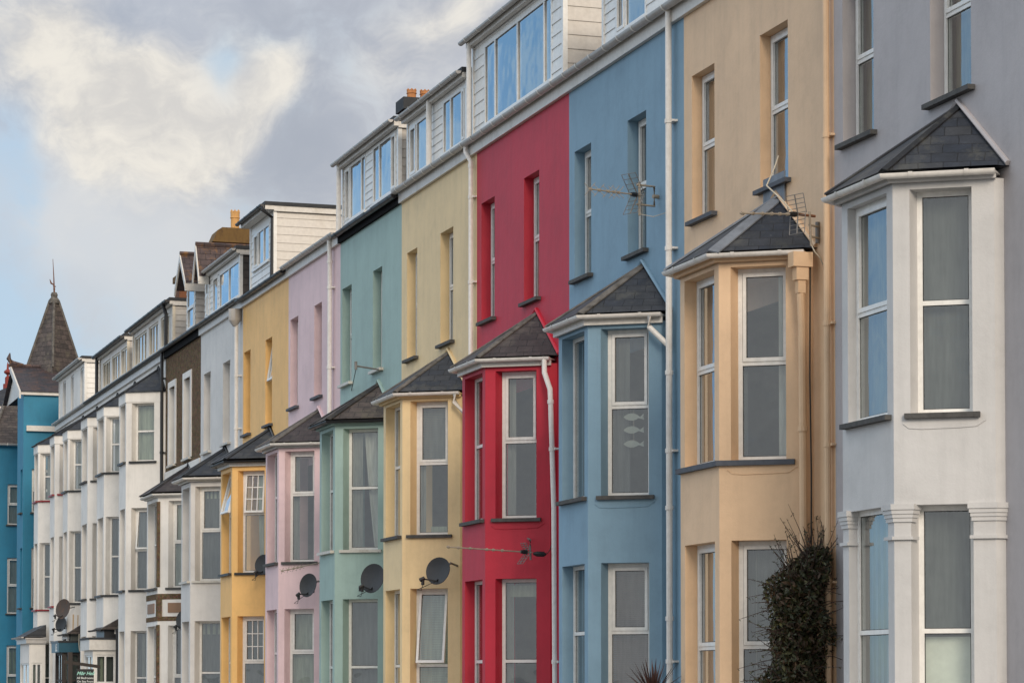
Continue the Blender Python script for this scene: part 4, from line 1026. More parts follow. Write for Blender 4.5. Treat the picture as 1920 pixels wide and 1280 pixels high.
# ------------------------------------------------------------------ porches and shop canopies of the white houses
def porch(root, x0, x1, y0, y1, ztop, fz, mat, fmat, capm, wmat='upvc', name='porch', win=(0.7, 2.85), cols=2, slope=None, smat='slateb'):
    g = G(); g.bx(x0+0.12, x1, y0+0.10, y1, 0.0, win[0]); g.bx(x0+0.12, x1, y0+0.10, y1, win[1], fz+0.01)
    for px in ((x0+0.12, x0+0.2), (x1-0.12, x1)): g.bx(px[0], px[1], y0+0.10, y0+0.18, win[0], win[1])
    g.bx(x0+0.12, x0+0.2, y1-0.1, y1, win[0], win[1])
    p = g.build(name, mat, root)
    f = G(); f.bx(x0, x1+0.02, y0, y1+0.05, fz, ztop); f.build('fascia_board', fmat, p)
    c = G(); c.bx(x0-0.03, x1+0.02, y0-0.03, y1+0.07, ztop+0.003, ztop+0.06); c.build('cap', capm, p)
    ww = x1-0.12-(x0+0.2)
    window(root, (x0+0.2, y0+0.13, win[0]), (1,0,0), (0,-1,0), ww, win[1]-win[0], rows=[(win[1]-win[0])*0.62], cols=[ww*k/cols for k in range(1, cols)], mat=wmat, curtains=(('drape', 'drapeg', 0.0, 0.45), ('net', 'netdark')))
    window(root, (x0+0.15, y1-0.1, win[0]), (0,-1,0), (-1,0,0), y1-y0-0.28, win[1]-win[0], rows=[(win[1]-win[0])*0.62], cols=[(y1-y0-0.28)/2], mat=wmat, curtains=(('net', 'net'),))
    if slope:
        xa, za, xb2, zb2 = slope; r = G()
        r.add([(xa, y0-0.05, za), (xb2, y0-0.05, zb2), (xb2, y1, zb2), (xa, y1, za), (xb2, y0-0.05, za), (xb2, y1, za)], [(0,1,2,3), (0,4,1), (3,2,5), (0,3,5,4)])
        r.build('porch_roof', smat, p, uv=True)
        gutter(p, [(xa-0.05, y0-0.1, za+0.0), (xa-0.05, y1+0.1, za+0.0)], 'gutterb' if capm != 'gutterw' else 'gutterw', 0.05, 0.6)
    return p
porch(w2, 12.09, 13.0, 78.75, 80.5, 3.30, 2.99, 'oldwhite', 'fascia', 'felt', slope=(12.42, 3.60, 13.02, 3.96))
g = G(); g.bx(12.55, 13.0, 78.9, 80.3, 3.362, 3.6); g.build('porch_upstand', 'gutterb', w2)
downpipe(w2, [(12.90, 78.60, 3.62), (12.90, 78.60, 0.05)], 'gutterb', 0.055)
porch(w4, 12.22, 13.25, 86.0, 87.6, 3.34, 3.03, 'wood', 'signteal', 'gutterb', wmat='wood', name='shopfront', win=(0.7, 3.0), cols=3, slope=(12.5, 3.62, 13.1, 4.02))
g = G(); g.bx(12.62, 13.2, 86.15, 87.5, 3.402, 3.63); g.build('shopfront_upstand', 'netdark', w4)
porch(w6, 11.95, 12.62, 91.9, 94.4, 3.55, 3.42, 'oldwhite', 'gutterw', 'gutterw', slope=(11.86, 3.64, 12.62, 4.06), win=(0.7, 2.75), cols=2, smat='slate')
g = G(); g.tube([(12.86, 85.92, 3.62), (12.85, 85.9, 3.3), (12.87, 85.88, 3.08), (12.93, 85.88, 3.0), (12.99, 85.9, 3.07), (13.01, 85.92, 3.3)], 0.015, 6); g.build('hanging_cable', 'cable', w4)
q0 = Vector((12.72, 86.385, 0)) + CN*0.004; g = G()
for a, b, zt_, zb_ in ((0.0, 0.045, 4.26, 3.62), (0.17, 0.20, 4.24, 3.85)):
    g.poly(q0+CU*a+Vector((0,0,zb_)), q0+CU*(a+0.02)+Vector((0,0,zb_-0.05)), q0+CU*b+Vector((0,0,zt_)), q0+CU*(a)+Vector((0,0,zt_)))
g.build('rust_stain', 'rust', w4, recalc=False)

# lettering
def text(name, s, size, mat, M4, parent, shear=0.0, ext=0.004, bold=0.0):
    cu = bpy.data.curves.new('lettering_curve', 'FONT'); cu.body = s; cu.size = size; cu.extrude = ext; cu.shear = shear; cu.offset = bold; cu.align_x = 'CENTER'
    ob = bpy.data.objects.new('lettering_temp', cu); COL.objects.link(ob)
    dg = bpy.context.evaluated_depsgraph_get(); dg.update()
    me = bpy.data.meshes.new_from_object(ob.evaluated_get(dg)); bpy.data.objects.remove(ob); bpy.data.curves.remove(cu)
    me.transform(M4)
    off = Vector(ROOTLOC[parent.name]) if parent is not None else Vector((0,0,0))
    me.transform(Matrix.Translation(-off)); me.name = name
    me.materials.clear(); me.materials.append(M[mat])
    o = bpy.data.objects.new(name, me); COL.objects.link(o); o.parent = parent; ROOTLOC[o.name] = tuple(off); return o
def frame4(o, xa, ya):
    xa, ya = Vector(xa).normalized(), Vector(ya).normalized(); na = xa.cross(ya)
    return Matrix(((xa.x, ya.x, na.x, o[0]), (xa.y, ya.y, na.y, o[1]), (xa.z, ya.z, na.z, o[2]), (0, 0, 0, 1)))
shop = [o for o in w4.children if o.name.startswith('shopfront') and 'upstand' not in o.name][0]
text('lettering', 'LE', 0.34, 'letterw', frame4((12.215, 86.55, 3.07), (0,-1,0), (0,0,1)), shop, bold=0.01)

hs = thing('hanging_sign', 'black hanging board with pale lettering on a dark wooden post', 'sign', (11.12, 76.0, 0))
g = G(); g.bx(11.06, 11.18, 75.94, 76.06, 0.0, 2.88); g.build('post', 'wood', hs)
g = G(); g.box((10.96, 75.96, 2.56), (1.02, 0, -0.14), (0, 0.07, 0), (0, 0, 0.09)); g.build('arm', 'wood', hs)
for x in (11.40, 11.72):
    g = G(); g.tube([(x, 76.0, 2.54-(x-11)*0.13), (x, 76.0, 2.39)], 0.008, 6); g.build('hook', 'black', hs)
g = G(); g.bx(11.31, 11.80, 75.985, 76.015, 1.62, 2.40); bd = g.build('board', 'signblack', hs)
text('lettering', 'M\u00f4r Heli', 0.135, 'letterm', frame4((11.555, 75.982, 2.235), (1,0,0), (0,0,1)), bd, shear=0.35, bold=0.003)
text('lettering', 'All Bedrooms', 0.085, 'letterw', frame4((11.555, 75.982, 2.12), (1,0,0), (0,0,1)), bd, bold=0.001)
text('lettering', 'On Sea Front', 0.085, 'letterw', frame4((11.555, 75.982, 2.02), (1,0,0), (0,0,1)), bd, bold=0.001)

# ------------------------------------------------------------------ teal corner building and the roof beyond
tb = thing('corner_building', 'teal painted corner building with a pointed slate turret at the far end', 'building', (13.6, 100, 0))
def wall_face(g, O, u, n, w, h, holes, depth=0.16):
    O, u, n = Vector(O), Vector(u), Vector(n); Z = Vector((0,0,1))
    us = sorted({0, w} | {x for q in holes for x in q[:2]}); zs = sorted({0, h} | {x for q in holes for x in q[2:4]})
    for a, b in zip(us, us[1:]):
        for c, e in zip(zs, zs[1:]):
            if any(q[0] < (a+b)/2 < q[1] and q[2] < (c+e)/2 < q[3] for q in holes): continue
            g.poly(O+u*a+Z*c, O+u*b+Z*c, O+u*b+Z*e, O+u*a+Z*e)
    for a, b, c, e in holes:
        i = -n*depth
        for p, q in (((a,c),(b,c)), ((b,c),(b,e)), ((b,e),(a,e)), ((a,e),(a,c))):
            P, Q = O+u*p[0]+Z*p[1], O+u*q[0]+Z*q[1]; g.poly(P, Q, Q+i, P+i)
g = G()
tw = [(1.2, 3.6), (4.85, 7.05), (8.35, 9.95)]
TX, TY = 12.66, 98.5
wall_face(g, (TX, TY, 0), (1,0,0), (0,-1,0), 3.6, 12.74, [(0.32, 1.05, a, b) for a, b in tw])
wall_face(g, (TX, 100.2, 0), (0,-1,0), (-1,0,0), 1.7, 12.74, [(0.95, 1.5, a, b) for a, b in tw])
g.poly((TX,100.2,0), (13.75,100.2,0), (13.75,100.2,12.74), (TX,100.2,12.74)); g.poly((13.75,100.2,0), (13.75,106,0), (13.75,106,12.5), (13.75,100.2,12.5))
g.poly((16.26,TY,0), (16.26,106,0), (16.26,106,12.74), (16.26,TY,12.74))
wall_face(g, (12.5, 106, 0), (1,0,0), (0,-1,0), 3.8, 11.52, [(0.52, 1.25, a, b) for a, b in tw])
g.poly((12.5,106,0), (12.5,111,0), (12.5,111,11.52), (12.5,106,11.52)); g.poly((12.5,111,0), (17,111,0), (17,111,12.5), (12.5,111,12.5))
g.build('wall', 'teal', tb, recalc=False)
for a, b in tw:
    kw = dict(rows=[(b-a)*0.5], sash=[(1, 0)], gasket=False)
    window(tb, (TX+0.33, TY+0.13, a), (1,0,0), (0,-1,0), 0.71, b-a, curtains=(NETD,), **kw)
    window(tb, (TX+0.13, 100.2-0.96, a), (0,-1,0), (-1,0,0), 0.53, b-a, **kw)
    window(tb, (13.03, 106.13, a), (1,0,0), (0,-1,0), 0.71, b-a, curtains=(('net', 'net'), ('sheet', 'drapeg', 0, 1, None, None, 0.1, 0.9)) if a < 2 else (('net', 'net'),), **kw)
    sill_box(tb, (TX+0.26, TY, a), (1,0,0), (0,-1,0), 0.86, 'slatesill', inn=0.1); sill_box(tb, (TX, 100.2-0.9, a), (0,-1,0), (-1,0,0), 0.66, 'slatesill', inn=0.1)
    sill_box(tb, (12.96, 106, a), (1,0,0), (0,-1,0), 0.86, 'slatesill', inn=0.1)
g = G(); g.bx(TX+0.1, 16.2, TY-0.14, TY-0.004, 11.33, 11.53); g.build('string_course', 'fascia', tb)
g = G(); g.bx(TX-0.12, 16.3, TY-0.13, TY-0.004, 12.66, 12.79); g.build('tower_fascia', 'fascia', tb)
g = G(); g.poly((TX-0.15,TY-0.2,12.78), (16.4,TY-0.2,12.78), (16.4,101,14.0), (TX-0.15,101,14.0)); g.poly((TX-0.15,103.5,12.78), (16.4,103.5,12.78), (16.4,101,14.0), (TX-0.15,101,14.0))
g.poly((16.4,TY-0.2,12.78), (16.4,103.5,12.78), (16.4,101,14.0)); g.build('roof', 'slatec', tb, uv=True, recalc=False)
g = G(); g.poly((TX+0.0,TY,12.74), (TX+0.0,103.5,12.74), (TX,101,13.9)); g.build('gable', 'fascia', tb, recalc=False)
g = G()
g.add([(TX-0.2,TY-0.3,12.5), (TX-0.2,101,13.78), (TX-0.2,101,14.0), (TX-0.2,TY-0.3,12.76), (TX-0.14,TY-0.3,12.5), (TX-0.14,101,13.78), (TX-0.14,101,14.0), (TX-0.14,TY-0.3,12.76)],
      [(0,1,2,3), (4,7,6,5), (0,4,5,1), (3,2,6,7), (0,3,7,4), (1,5,6,2)]); g.build('bargeboard', 'fascia', tb)
g = G(); g.tube([(TX-0.25,101,14.03), (15.5,101,14.03)], 0.07, 6); g.tube([(TX+0.3,101,14.05), (TX-0.12,101,14.12), (TX-0.25,101,14.3), (TX-0.2,101,14.5)], [0.07,0.11,0.08,0.02], 6); g.build('ridge_tile', 'slateo', tb, uv=True)
cx, cy, rr = 14.16, 101.4, 1.12
an0 = R(-100)
cs = [Vector((cx+rr*math.cos(an0+k*math.pi/2+0.0), cy+rr*math.sin(an0+k*math.pi/2), 13.55)) for k in range(4)]
mid = [Vector((cx+rr*0.93*math.cos(an0+k*math.pi/2), cy+rr*0.93*math.sin(an0+k*math.pi/2), 13.95)) for k in range(4)]
top = [Vector((cx+0.16*math.cos(an0+k*math.pi/2), cy+0.16*math.sin(an0+k*math.pi/2), 16.62)) for k in range(4)]
g = G()
for k in range(4):
    j = (k+1) % 4; g.poly(cs[k], cs[j], mid[j], mid[k]); g.poly(mid[k], mid[j], top[j], top[k])
tr = g.build('turret_roof', 'slateb', tb, uv=True)
g = G()
for k in range(4): g.tube([mid[k], top[k]], 0.05, 6)
g.lathe((cx, cy, 16.5), [(0.21, 0), (0.2, 0.14), (0.12, 0.24), (0.14, 0.33), (0.10, 0.42), (0.0, 0.44)], 10)
g.build('hip_roll', 'mortar', tr)
g = G(); g.tube([(cx, cy, 16.9), (cx-0.02, cy, 17.5), (cx-0.06, cy, 18.2)], [0.035, 0.02, 0.008], 6)
g.tube([(cx-0.17, cy, 17.42), (cx-0.12, cy, 17.27), (cx, cy, 17.2)], [0.01, 0.035, 0.02], 6); g.tube([(cx+0.06, cy, 17.15), (cx-0.05, cy, 17.16)], 0.02, 6)
g.lathe((cx, cy, 17.02), [(0.0, 0), (0.05, 0.03), (0.0, 0.08)], 8); g.build('weathervane', 'brick', tr)
g = G()
g.poly((12.35,105.85,11.55), (16.4,105.85,11.55), (16.4,108.5,13.95), (13.3,108.5,13.75)); g.poly((12.35,105.85,11.55), (13.3,108.5,13.75), (12.35,111.2,11.55))
g.poly((13.3,108.5,13.75), (16.4,108.5,13.95), (16.4,111.2,11.55), (12.35,111.2,11.55)); g.build('wing_roof', 'slateb', tb, uv=True, recalc=False)
g = G(); g.tube([(12.35,105.85,11.58), (13.3,108.5,13.79)], 0.06, 6); g.build('hip_tile', 'mortar', tb)
gutter(tb, [(16.3, 105.78, 11.53), (12.3, 105.78, 11.53)], 'gutterw', 0.085, 1.0)

fh = thing('far_house', 'grey slate roofed house with red finial peeping out beyond the teal building', 'house', (14.5, 116, 0))
g = G(); g.bx(12.2, 17.0, 112.3, 119, 0, 13.5); g.build('wall', 'gray', fh)
g = G(); ap = (14.05, 114.2, 14.75)
g.poly((12.0,112,13.62), (17.2,112,13.62), (15.6,114.2,14.85), ap); g.poly((12.0,112,13.62), ap, (14.05,117,14.75), (12.0,119.2,13.62)); g.poly((12.0,119.2,13.62), (14.05,117,14.75), (15.6,117,14.85), (17.2,119.2,13.62))
g.poly((17.2,112,13.62), (17.2,119.2,13.62), (15.6,117,14.85), (15.6,114.2,14.85)); g.poly(ap, (15.6,114.2,14.85), (15.6,117,14.85), (14.05,117,14.75)); g.build('roof', 'slate', fh, uv=True)
g = G(); g.bx(11.95, 17.2, 111.9, 112.05, 13.42, 13.64); g.build('fascia', 'fascia', fh)
g = G(); g.lathe((14.0, 114.2, 14.62), [(0.2, 0), (0.2, 0.22), (0.12, 0.24), (0.12, 0.5), (0.05, 0.56), (0.05, 0.62), (0.16, 0.70), (0.17, 0.76), (0.05, 0.86), (0.04, 1.05), (0.0, 1.2)], 10); g.build('finial', 'redterra', fh)

# ------------------------------------------------------------------ chimneys (parts of their houses)
def house_named(s): return [o for o in COL.objects if o.get('label', '').startswith(s)][0]
def pot(parent, x, y, z, h, r, mat, crown=True):
    g = G(); g.lathe((x, y, z), [(r*0.95, 0), (r*0.95, h*0.66), (r*1.1, h*0.68), (r*1.1, h*0.72), (r, h*0.74), (r*1.02, h), (r*0.8, h), (r*0.8, h*0.5)], 14)
    if crown:
        for k in range(7):
            a = 2*math.pi*k/7; c = Vector((x+r*0.92*math.cos(a), y+r*0.92*math.sin(a), z+h-0.005)); t = Vector((-math.sin(a), math.cos(a), 0))*r*0.36; o = Vector((math.cos(a), math.sin(a), 0))*r*0.1
            g.add([c-t-o, c+t-o, c+t+o, c-t+o, c-o+Vector((0,0,h*0.16)), c+o+Vector((0,0,h*0.16))], [(0,1,4), (2,3,5), (1,2,5,4), (3,0,4,5)])
    return g.build('chimney_pot', mat, parent)
def chimney(root, x0, x1, y0, y1, z0, z1, mat, capmat, pots, ph, pr, pmat, cap=0.25, hump=False):
    g = G(); g.bx(x0, x1, y0, y1, z0, z1-cap); c = g.build('chimney', mat, root)
    g = G()
    if hump:
        n = 12; pl = []
        for k in range(n+1):
            s = k/n; pl.append((x0-0.06+(x1-x0+0.12)*s, z1-cap+cap*min(1, 1.9*math.sqrt(max(0, min(s, 1-s)*2)) )))
        vs = [(x, y0-0.06, z) for x, z in pl]+[(x, y1+0.06, z) for x, z in pl]+[(x0-0.06, y0-0.06, z1-cap-0.003), (x1+0.06, y0-0.06, z1-cap-0.003), (x0-0.06, y1+0.06, z1-cap-0.003), (x1+0.06, y1+0.06, z1-cap-0.003)]
        m = n+1; fs = [(k, k+1, m+k+1, m+k) for k in range(n)] + [tuple(range(m))+(2*m+1, 2*m), tuple(range(m, 2*m))+(2*m+3, 2*m+2)]
        g.add(vs, fs)
    else: g.bx(x0-0.07, x1+0.07, y0-0.07, y1+0.07, z1-cap+0.002, z1)
    g.build('chimney_cap', capmat, c)
    for x in pots: pot(c, x, (y0+y1)/2, z1-0.01, ph, pr, pmat)
chimney(house_named('orange'), 17.5, 18.3, 63.4, 64.0, 13.0, 16.48, 'brick', 'felt', (17.74, 18.08), 0.26, 0.12, 'terra', 0.3)
chimney(w1, 14.95, 16.5, 74.6, 75.3, 11.8, 14.98, 'brick', 'ochre', (15.62,), 0.52, 0.13, 'terrapale', 0.42, hump=True)
chimney(w4, 16.4, 17.3, 87.7, 88.5, 12.6, 15.66, 'brick', 'ochre', (), 0.3, 0.12, 'terra', 0.2)

# ------------------------------------------------------------------ satellite dishes
def dish(label, c, n, rx, ry, lnb, wall, mat='dish', hook=True, twin=False):
    c = Vector(c); n = Vector(n).normalized(); a = n.cross(Vector((0,0,1))).normalized(); b = a.cross(n).normalized()
    t = thing('satellite_dish', label, 'satellite dish', tuple(wall), 'satellite dishes')
    g = G(); K = 28; vs = []; fs = []; rings = [0.0, 0.3, 0.6, 0.85, 1.0]
    for side in (0, 1):
        for q in rings:
            for k in range(K):
                an = 2*math.pi*k/K
                sx = rx*(1 + 0.06*math.sin(an))
                vs.append(c + a*q*sx*math.cos(an) + b*q*ry*math.sin(an) + n*(0.055*q*q - side*0.012))
        base = side*len(rings)*K
        for i in range(len(rings)-1):
            for k in range(K): fs.append((base+i*K+k, base+i*K+(k+1) % K, base+(i+1)*K+(k+1) % K, base+(i+1)*K+k))
    o = (len(rings)-1)*K; s = len(rings)*K
    for k in range(K): fs.append((o+k, o+(k+1) % K, s+o+(k+1) % K, s+o+k))
    g.add(vs, fs); g.build('reflector', mat, t)
    bot = c - b*ry*0.78 + n*0.02; le = Vector(lnb)
    g = G(); g.tube([c - b*ry*0.5 - n*0.02, bot + n*0.05, le], 0.014, 7); g.build('feed_arm', 'black', t)
    g = G(); d = (c-le).normalized(); g.tube([le - d*0.06, le + d*0.03], 0.035, 8); g.tube([le, le-Vector((0,0,0.11))], 0.03, 8)
    if twin: g.tube([le+a*0.05, le+a*0.05-Vector((0,0,0.10))], 0.028, 8)
    g.build('receiver', 'black', t)
    w_ = Vector(wall); m = c - n*0.16 - b*0.02
    g = G(); g.tube([m - b*0.06, m + b*0.05, m+b*0.12 + (w_-m)*0.15, m + b*0.15 + (w_-m)*0.4, Vector((w_.x, w_.y, max(w_.z, (m+b*0.15).z)))], 0.019, 8); g.build('wall_arm', 'steel', t)
    g = G(); g.box(c - n*0.13 - a*0.05 - b*0.05, a*0.1, b*0.1, n*0.11); g.tube([m-b*0.09, m+b*0.09], 0.03, 8); g.build('clamp', 'black', t)
    g = G(); g.tube([le-Vector((0,0,0.1)), le-Vector((0,0,0.2))+a*0.03, le-Vector((0,0,0.19))+a*0.12, bot + n*0.05], 0.006, 5); g.build('cable', 'cabledark', t)
DN = (-0.74, -0.64, 0.20)
dish('grey satellite dish on the cream house below its bay window', (12.97, 44.72, 3.83), DN, 0.245, 0.245, (12.67, 44.72, 3.70), (13.42, 45.10, 3.95))
dish('grey satellite dish on the green bay, partly behind the cream bay', (13.06, 49.55, 3.90), DN, 0.27, 0.29, (12.83, 49.55, 3.76), (13.38, 50.08, 3.92), twin=True)
dish('grey satellite dish on the pink bay under the aerial', (12.98, 54.55, 3.96), DN, 0.215, 0.255, (12.74, 54.5, 3.78), (13.38, 55.02, 3.95))
dish('dark satellite dish on the orange bay, half hidden behind the pink bay', (13.10, 59.5, 4.62), DN, 0.22, 0.24, (12.92, 59.5, 4.47), (13.4, 59.9, 4.62))
dish('small dark satellite dish on the brown house beside the pale white bay', (13.08, 69.1, 3.62), DN, 0.22, 0.26, (12.86, 69.05, 3.46), (13.4, 69.47, 3.6))
dish('large rusty brown satellite dish above the teal shop sign', (12.34, 85.75, 4.40), DN, 0.29, 0.33, (12.06, 85.7, 4.20), (12.76, 86.3, 4.25), 'rustdish')
dish('small grey satellite dish tucked under the rusty brown dish', (12.40, 86.6, 3.93), DN, 0.22, 0.25, (12.10, 86.3, 3.78), (12.6, 86.5, 3.9), 'dish')

# ------------------------------------------------------------------ television aerials
RT = Vector((math.cos(TH), -math.sin(TH), 0)); FWD = Vector((math.sin(TH), math.cos(TH), 0)); ZV = Vector((0, 0, 1))
def aerial(label, foot, head, tip, els, elr, bracket, grids, mat='alu', clip='black', rods='x', extra=None):
    foot, head, tip = Vector(foot), Vector(head), Vector(tip)
    t = thing('television_aerial', label, 'aerial', tuple(foot), 'television aerials')
    d = (tip-head).normalized(); s = d.cross(ZV).normalized(); v = s.cross(d).normalized()
    g = G(); g.tube([head - d*0.06, tip], 0.0105, 8)
    for k, f in enumerate(els):
        c = head + (tip-head)*f
        if rods == 'x':
            for q in (v*elr + d*0.06 + s*0.05, v*elr - d*0.05 - s*0.06): g.tube([c-q, c+q], 0.0042, 5)
        else: g.tube([c-s*elr, c+s*elr], 0.005, 5)
        g.lathe(c - d*0.016, [(0.0, 0), (0.022, 0), (0.022, 0.032), (0.0, 0.032)], 8, d)
    g.build('boom', mat, t)
    for sg, ln, wd, ang in grids:
        g = G(); back = head + d*0.02
        ax = (v*sg*math.cos(R(ang)) + d*math.sin(R(ang))).normalized()
        for q in (-1, 0, 1): g.tube([back + s*q*wd*0.5 + FWD*0, back + s*q*wd*0.5 + ax*ln], 0.0055 if q else 0.009, 5)
        for k in range(5): g.tube([back + ax*(ln*(k+0.3)/4.3) - s*wd*0.5, back + ax*(ln*(k+0.3)/4.3) + s*wd*0.5], 0.0045, 5)
        g.build('reflector', 'steel', t)
    g = G(); c = head + d*0.1; g.lathe(c-d*0.05, [(0.0,0), (0.032,0.0), (0.036,0.04), (0.028,0.11), (0.0,0.11)], 8, d); g.build('dipole_box', 'black', t)
    for nm, path, r, mt in bracket:
        g = G(); g.tube(path, r, 8); g.build(nm, mt, t)
    return t
hd = Vector((13.22, 35.42, 8.79))
aerial('large television aerial on a square bracket on the blue house', (FX, 35.52, 8.81), hd, (12.29, 34.90, 8.73), [0.98, 0.80, 0.62, 0.50, 0.41], 0.085,
    [('mast', [(13.24, 35.44, 8.50), (13.24, 35.44, 8.98)], 0.019, 'alu'),
     ('bracket', [(13.2, 35.44, 8.94), (13.49, 35.5, 8.94), (13.49, 35.5, 8.66), (13.2, 35.44, 8.66)], 0.017, 'alu'),
     ('wall_plate', [(13.47, 35.5, 8.80), (FX+0.01, 35.52, 8.80)], 0.03, 'alu'),
     ('cable', [(13.25, 35.43, 8.52), (13.4, 35.3, 8.47), (13.5, 35.05, 8.49)], 0.005, 'cable')],
    [(1, 0.34, 0.26, 33), (-1, 0.33, 0.26, 33)])
hd = Vector((13.24, 29.86, 7.56))
aerial('television aerial with a wire grid beside the tan bay roof', (FX, 29.98, 7.35), hd, (12.31, 29.50, 7.46), [0.96, 0.79, 0.63, 0.47, 0.33, 0.2], 0.028,
    [('mast', [(13.40, 29.86, 7.18), (13.38, 29.86, 7.60)], 0.016, 'alu'), ('head_clamp', [(13.2, 29.86, 7.56), (13.46, 29.87, 7.55)], 0.017, 'brick'),
     ('bracket', [(13.38, 29.87, 7.44), (FX+0.01, 29.98, 7.44)], 0.014, 'alu'), ('bracket', [(13.39, 29.87, 7.30), (FX+0.01, 29.98, 7.30)], 0.014, 'alu'),
     ('wall_plate', [(FX-0.025, 29.98, 7.24), (FX-0.025, 29.98, 7.50)], 0.028, 'steel'),
     ('cable', [(13.16, 29.86, 7.58), (13.08, 29.95, 7.72), (13.0, 30.3, 7.98), (13.3, 30.75, 8.3), (13.44, 30.95, 8.5)], 0.009, 'cable'),
     ('cable', [(13.40, 29.86, 7.2), (13.42, 29.8, 7.1), (13.5, 29.8, 7.02), (13.54, 29.82, 6.95)], 0.008, 'cable')],
    [(1, 0.24, 0.3, 8), (-1, 0.24, 0.26, 10)], rods='s')
hd = Vector((13.02, 39.82, 3.92))
aerial('long thin television aerial on the red bay', (13.10, 40.20, 4.16), hd, (11.55, 39.42, 3.96), [0.98, 0.86, 0.72, 0.52, 0.44, 0.33], 0.03,
    [('bracket', [(13.05, 39.84, 3.80), (13.04, 39.84, 4.02), (13.06, 39.9, 4.12), (13.13, 40.23, 4.16)], 0.017, 'steel'),
     ('amplifier', [(13.08, 39.80, 3.90), (13.14, 39.79, 3.895), (13.24, 39.77, 3.89), (13.28, 39.76, 3.89)], [0.02, 0.042, 0.042, 0.015], 'black'),
     ('cable', [(13.28, 39.76, 3.89), (13.35, 39.8, 3.95), (13.42, 39.9, 4.05), (13.46, 39.98, 3.9)], 0.006, 'cabledark')],
    [(1, 0.17, 0.15, 35), (-1, 0.24, 0.16, 38)], rods='s')
hd = Vector((13.22, 53.75, 4.46))
aerial('small television aerial slanting across the pink bay', (13.40, 53.9, 4.42), hd, (12.29, 54.2, 4.24), [0.97, 0.85, 0.74, 0.66, 0.58], 0.055,
    [('mast', [(13.3, 53.72, 4.18), (13.3, 53.72, 4.56)], 0.017, 'alu'), ('bracket', [(13.3, 53.73, 4.42), (13.45, 53.8, 4.42), (FX, 53.9, 4.42)], 0.015, 'alu')],
    [(1, 0.14, 0.12, 20), (-1, 0.2, 0.14, 20)], rods='x')
t = thing('aerial_bracket', 'bare metal aerial bracket with a stay wire between the green upper windows', 'bracket', (FX, 50.8, 8.08))
g = G(); g.tube([(FX+0.01, 50.8, 8.08), (13.02, 50.7, 8.13)], 0.018, 7); g.build('bracket_arm', 'steel', t)
g = G(); g.tube([(12.99, 50.7, 8.06), (12.99, 50.7, 8.22)], 0.03, 7); g.build('clamp', 'steel', t)
g = G(); g.tube([(13.0, 50.72, 8.08), (FX, 53.3, 7.95)], 0.008, 6); g.build('stay', 'cabledark', t)

# ------------------------------------------------------------------ three fish hanging in the blue house's window
t = thing('fish_mobile', 'string of three pale fish hanging in the blue house bay window', 'window ornament', (12.98, 35.5, 5.3))
for k, z in enumerate((5.64, 5.455, 5.255)):
    c = C0 = Vector((FX-BAYD, 35.71, 0)) + CU*0.61 - CN*0.25 + Vector((0, 0, z))
    pts = []
    for i in range(13):
        s = i/12; pts.append((s*0.24-0.15, 0.052*math.sin(math.pi*s)**0.75))
    pts += [(0.155, 0.045), (0.14, 0.0), (0.155, -0.045)] + [(x, -y) for x, y in pts[::-1][1:-1]]
    g = G(); n_ = len(pts)
    g.add([c + CU*x + ZV*y for x, y in pts] + [c + CU*x + ZV*y - CN*0.012 for x, y in pts], [tuple(range(n_)), tuple(range(n_, 2*n_))[::-1]] + [(i, (i+1) % n_, (i+1) % n_+n_, i+n_) for i in range(n_)])
    g.build('fish', 'fish', t)
g = G(); c = Vector((FX-BAYD, 35.71, 0)) + CU*0.61 - CN*0.256; g.tube([c+ZV*5.2, c+ZV*5.74], 0.003, 5); g.build('string', 'cable', t)

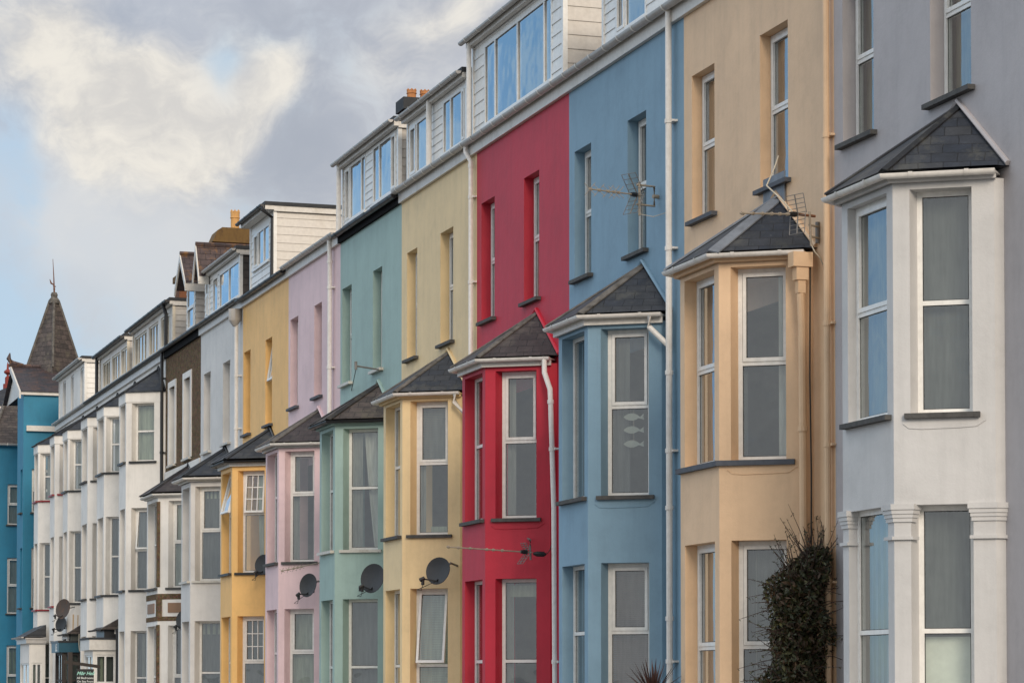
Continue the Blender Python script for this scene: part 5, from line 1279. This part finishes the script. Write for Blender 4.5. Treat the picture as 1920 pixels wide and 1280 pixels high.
# ------------------------------------------------------------------ plants
def leafy(name, label, cat, base, body, n, leafmats, twigs, seed):
    rnd = random.Random(seed); t = thing(name, label, cat, base)
    gs = [G() for _ in leafmats]
    for _ in range(n):
        z = rnd.random()**0.9*body['h']; rx, ry, cx_, cy_ = body['prof'](z)
        an = rnd.uniform(0, 2*math.pi); rad = (rnd.random()**0.7 if rnd.random() < 0.7 else rnd.random()*0.75)*(1+0.18*math.sin(an*3+z*4)+0.15*math.sin(z*9+an*2))
        p = Vector((base[0]+cx_+rx*rad*math.cos(an), base[1]+cy_+ry*rad*math.sin(an), base[2]+z))
        s = rnd.uniform(0.014, 0.034); d = Vector((rnd.gauss(0,1), rnd.gauss(0,1), rnd.gauss(0.2,0.8))).normalized(); e = d.orthogonal().normalized()
        e = Matrix.Rotation(rnd.uniform(0, 6.28), 3, d) @ e; f = d.cross(e)
        gg = gs[0] if rnd.random() < 0.6 else gs[1]
        gg.add([p-e*s*1.5, p+f*s*0.6, p+e*s*1.5, p-f*s*0.6], [(0,1,2,3)])
    for gg, m in zip(gs, leafmats): gg.build('foliage', m, t, recalc=False)
    g = G()
    for _ in range(twigs):
        z = rnd.random()**0.6*body['h']; rx, ry, cx_, cy_ = body['prof'](z); an = rnd.uniform(0, 6.28)
        p = Vector((base[0]+cx_+rx*0.5*math.cos(an), base[1]+cy_+ry*0.5*math.sin(an), base[2]+z))
        hi = z > body['h']*0.86
        out = Vector((math.cos(an)*(0.5 if hi else 1), math.sin(an)*(0.5 if hi else 1), rnd.uniform(0.5, 1.4) if hi else rnd.uniform(-0.3, 0.6))).normalized()
        ln = rnd.uniform(0.25, 0.62)*(1.0 if hi else 0.95)
        m = p + out*ln*0.5 + Vector((0,0,rnd.uniform(-0.02, 0.05)))
        q = p + out*ln + Vector((rnd.uniform(-.06,.06), rnd.uniform(-.06,.06), rnd.uniform(-0.08, 0.08)))
        g.tube([p, m, q], [0.008, 0.005, 0.0025], 4, caps=False)
        for k in range(rnd.randint(4, 9)):
            f_ = rnd.uniform(0.35, 1); c = p.lerp(q, f_); s = rnd.uniform(0.012, 0.024); e = Vector((rnd.gauss(0,1), rnd.gauss(0,1), rnd.gauss(0,1))).normalized(); f = e.orthogonal().normalized()
            g2.add([c, c+e*s+f*s*0.5, c+e*s*2, c+e*s-f*s*0.5], [(0,1,2,3)])
    g.build('twigs', 'twig', t, recalc=False)
    return t
g2 = G()
def prof(z):
    k = 1.0 if z < 3.1 else max(0.45, 1-(z-3.1)*1.2)
    rx = (0.33 + 0.20*max(0, 1-z/2.9))*k + 0.025*math.sin(z*5)
    return (rx, 0.36*k, 0.20-rx if z < 2.9 else 0.20-rx+0.10*min(1, (z-2.9)/0.4), 0)
bt = leafy('climbing_shrub', 'dark twiggy evergreen shrub climbing between the tan bay and the grey house', 'shrub', (13.30, 29.72, 0.02), dict(h=3.45, prof=prof), 34000, ('leaf', 'leafb'), 300, 3)
g2.build('outer_leaves', 'leaf', bt, recalc=False)
t = thing('cordyline', 'dark purple spiky cordyline in front of the blue bay', 'plant', (12.13, 32.0, 0.02))
g = G(); g.tube([(12.13, 32.0, 0.02), (12.12, 32.0, 0.9), (12.13, 32.0, 1.62)], [0.07, 0.06, 0.05], 8); g.build('trunk', 'twig', t)
g = G(); rnd = random.Random(5)
for k in range(64):
    an = rnd.uniform(0, 6.28); el = rnd.uniform(0.15, 1.35); ln = rnd.uniform(0.46, 0.66)
    d = Vector((math.cos(an)*math.cos(el), math.sin(an)*math.cos(el), math.sin(el))); s = d.cross(ZV).normalized()
    p0 = Vector((12.13, 32.0, 1.62)); vs = []; n_ = 5
    for i in range(n_+1):
        f = i/n_; c = p0 + d*ln*f - ZV*(0.10*f*f*math.cos(el)); wdt = 0.021*(1-f)**0.6*(0.5+f if f < 0.4 else 0.9)
        vs += [c - s*wdt, c + s*wdt]
    g.add(vs, [(2*i, 2*i+1, 2*i+3, 2*i+2) for i in range(n_)])
g.build('leaves', 'cordy', t, recalc=False)
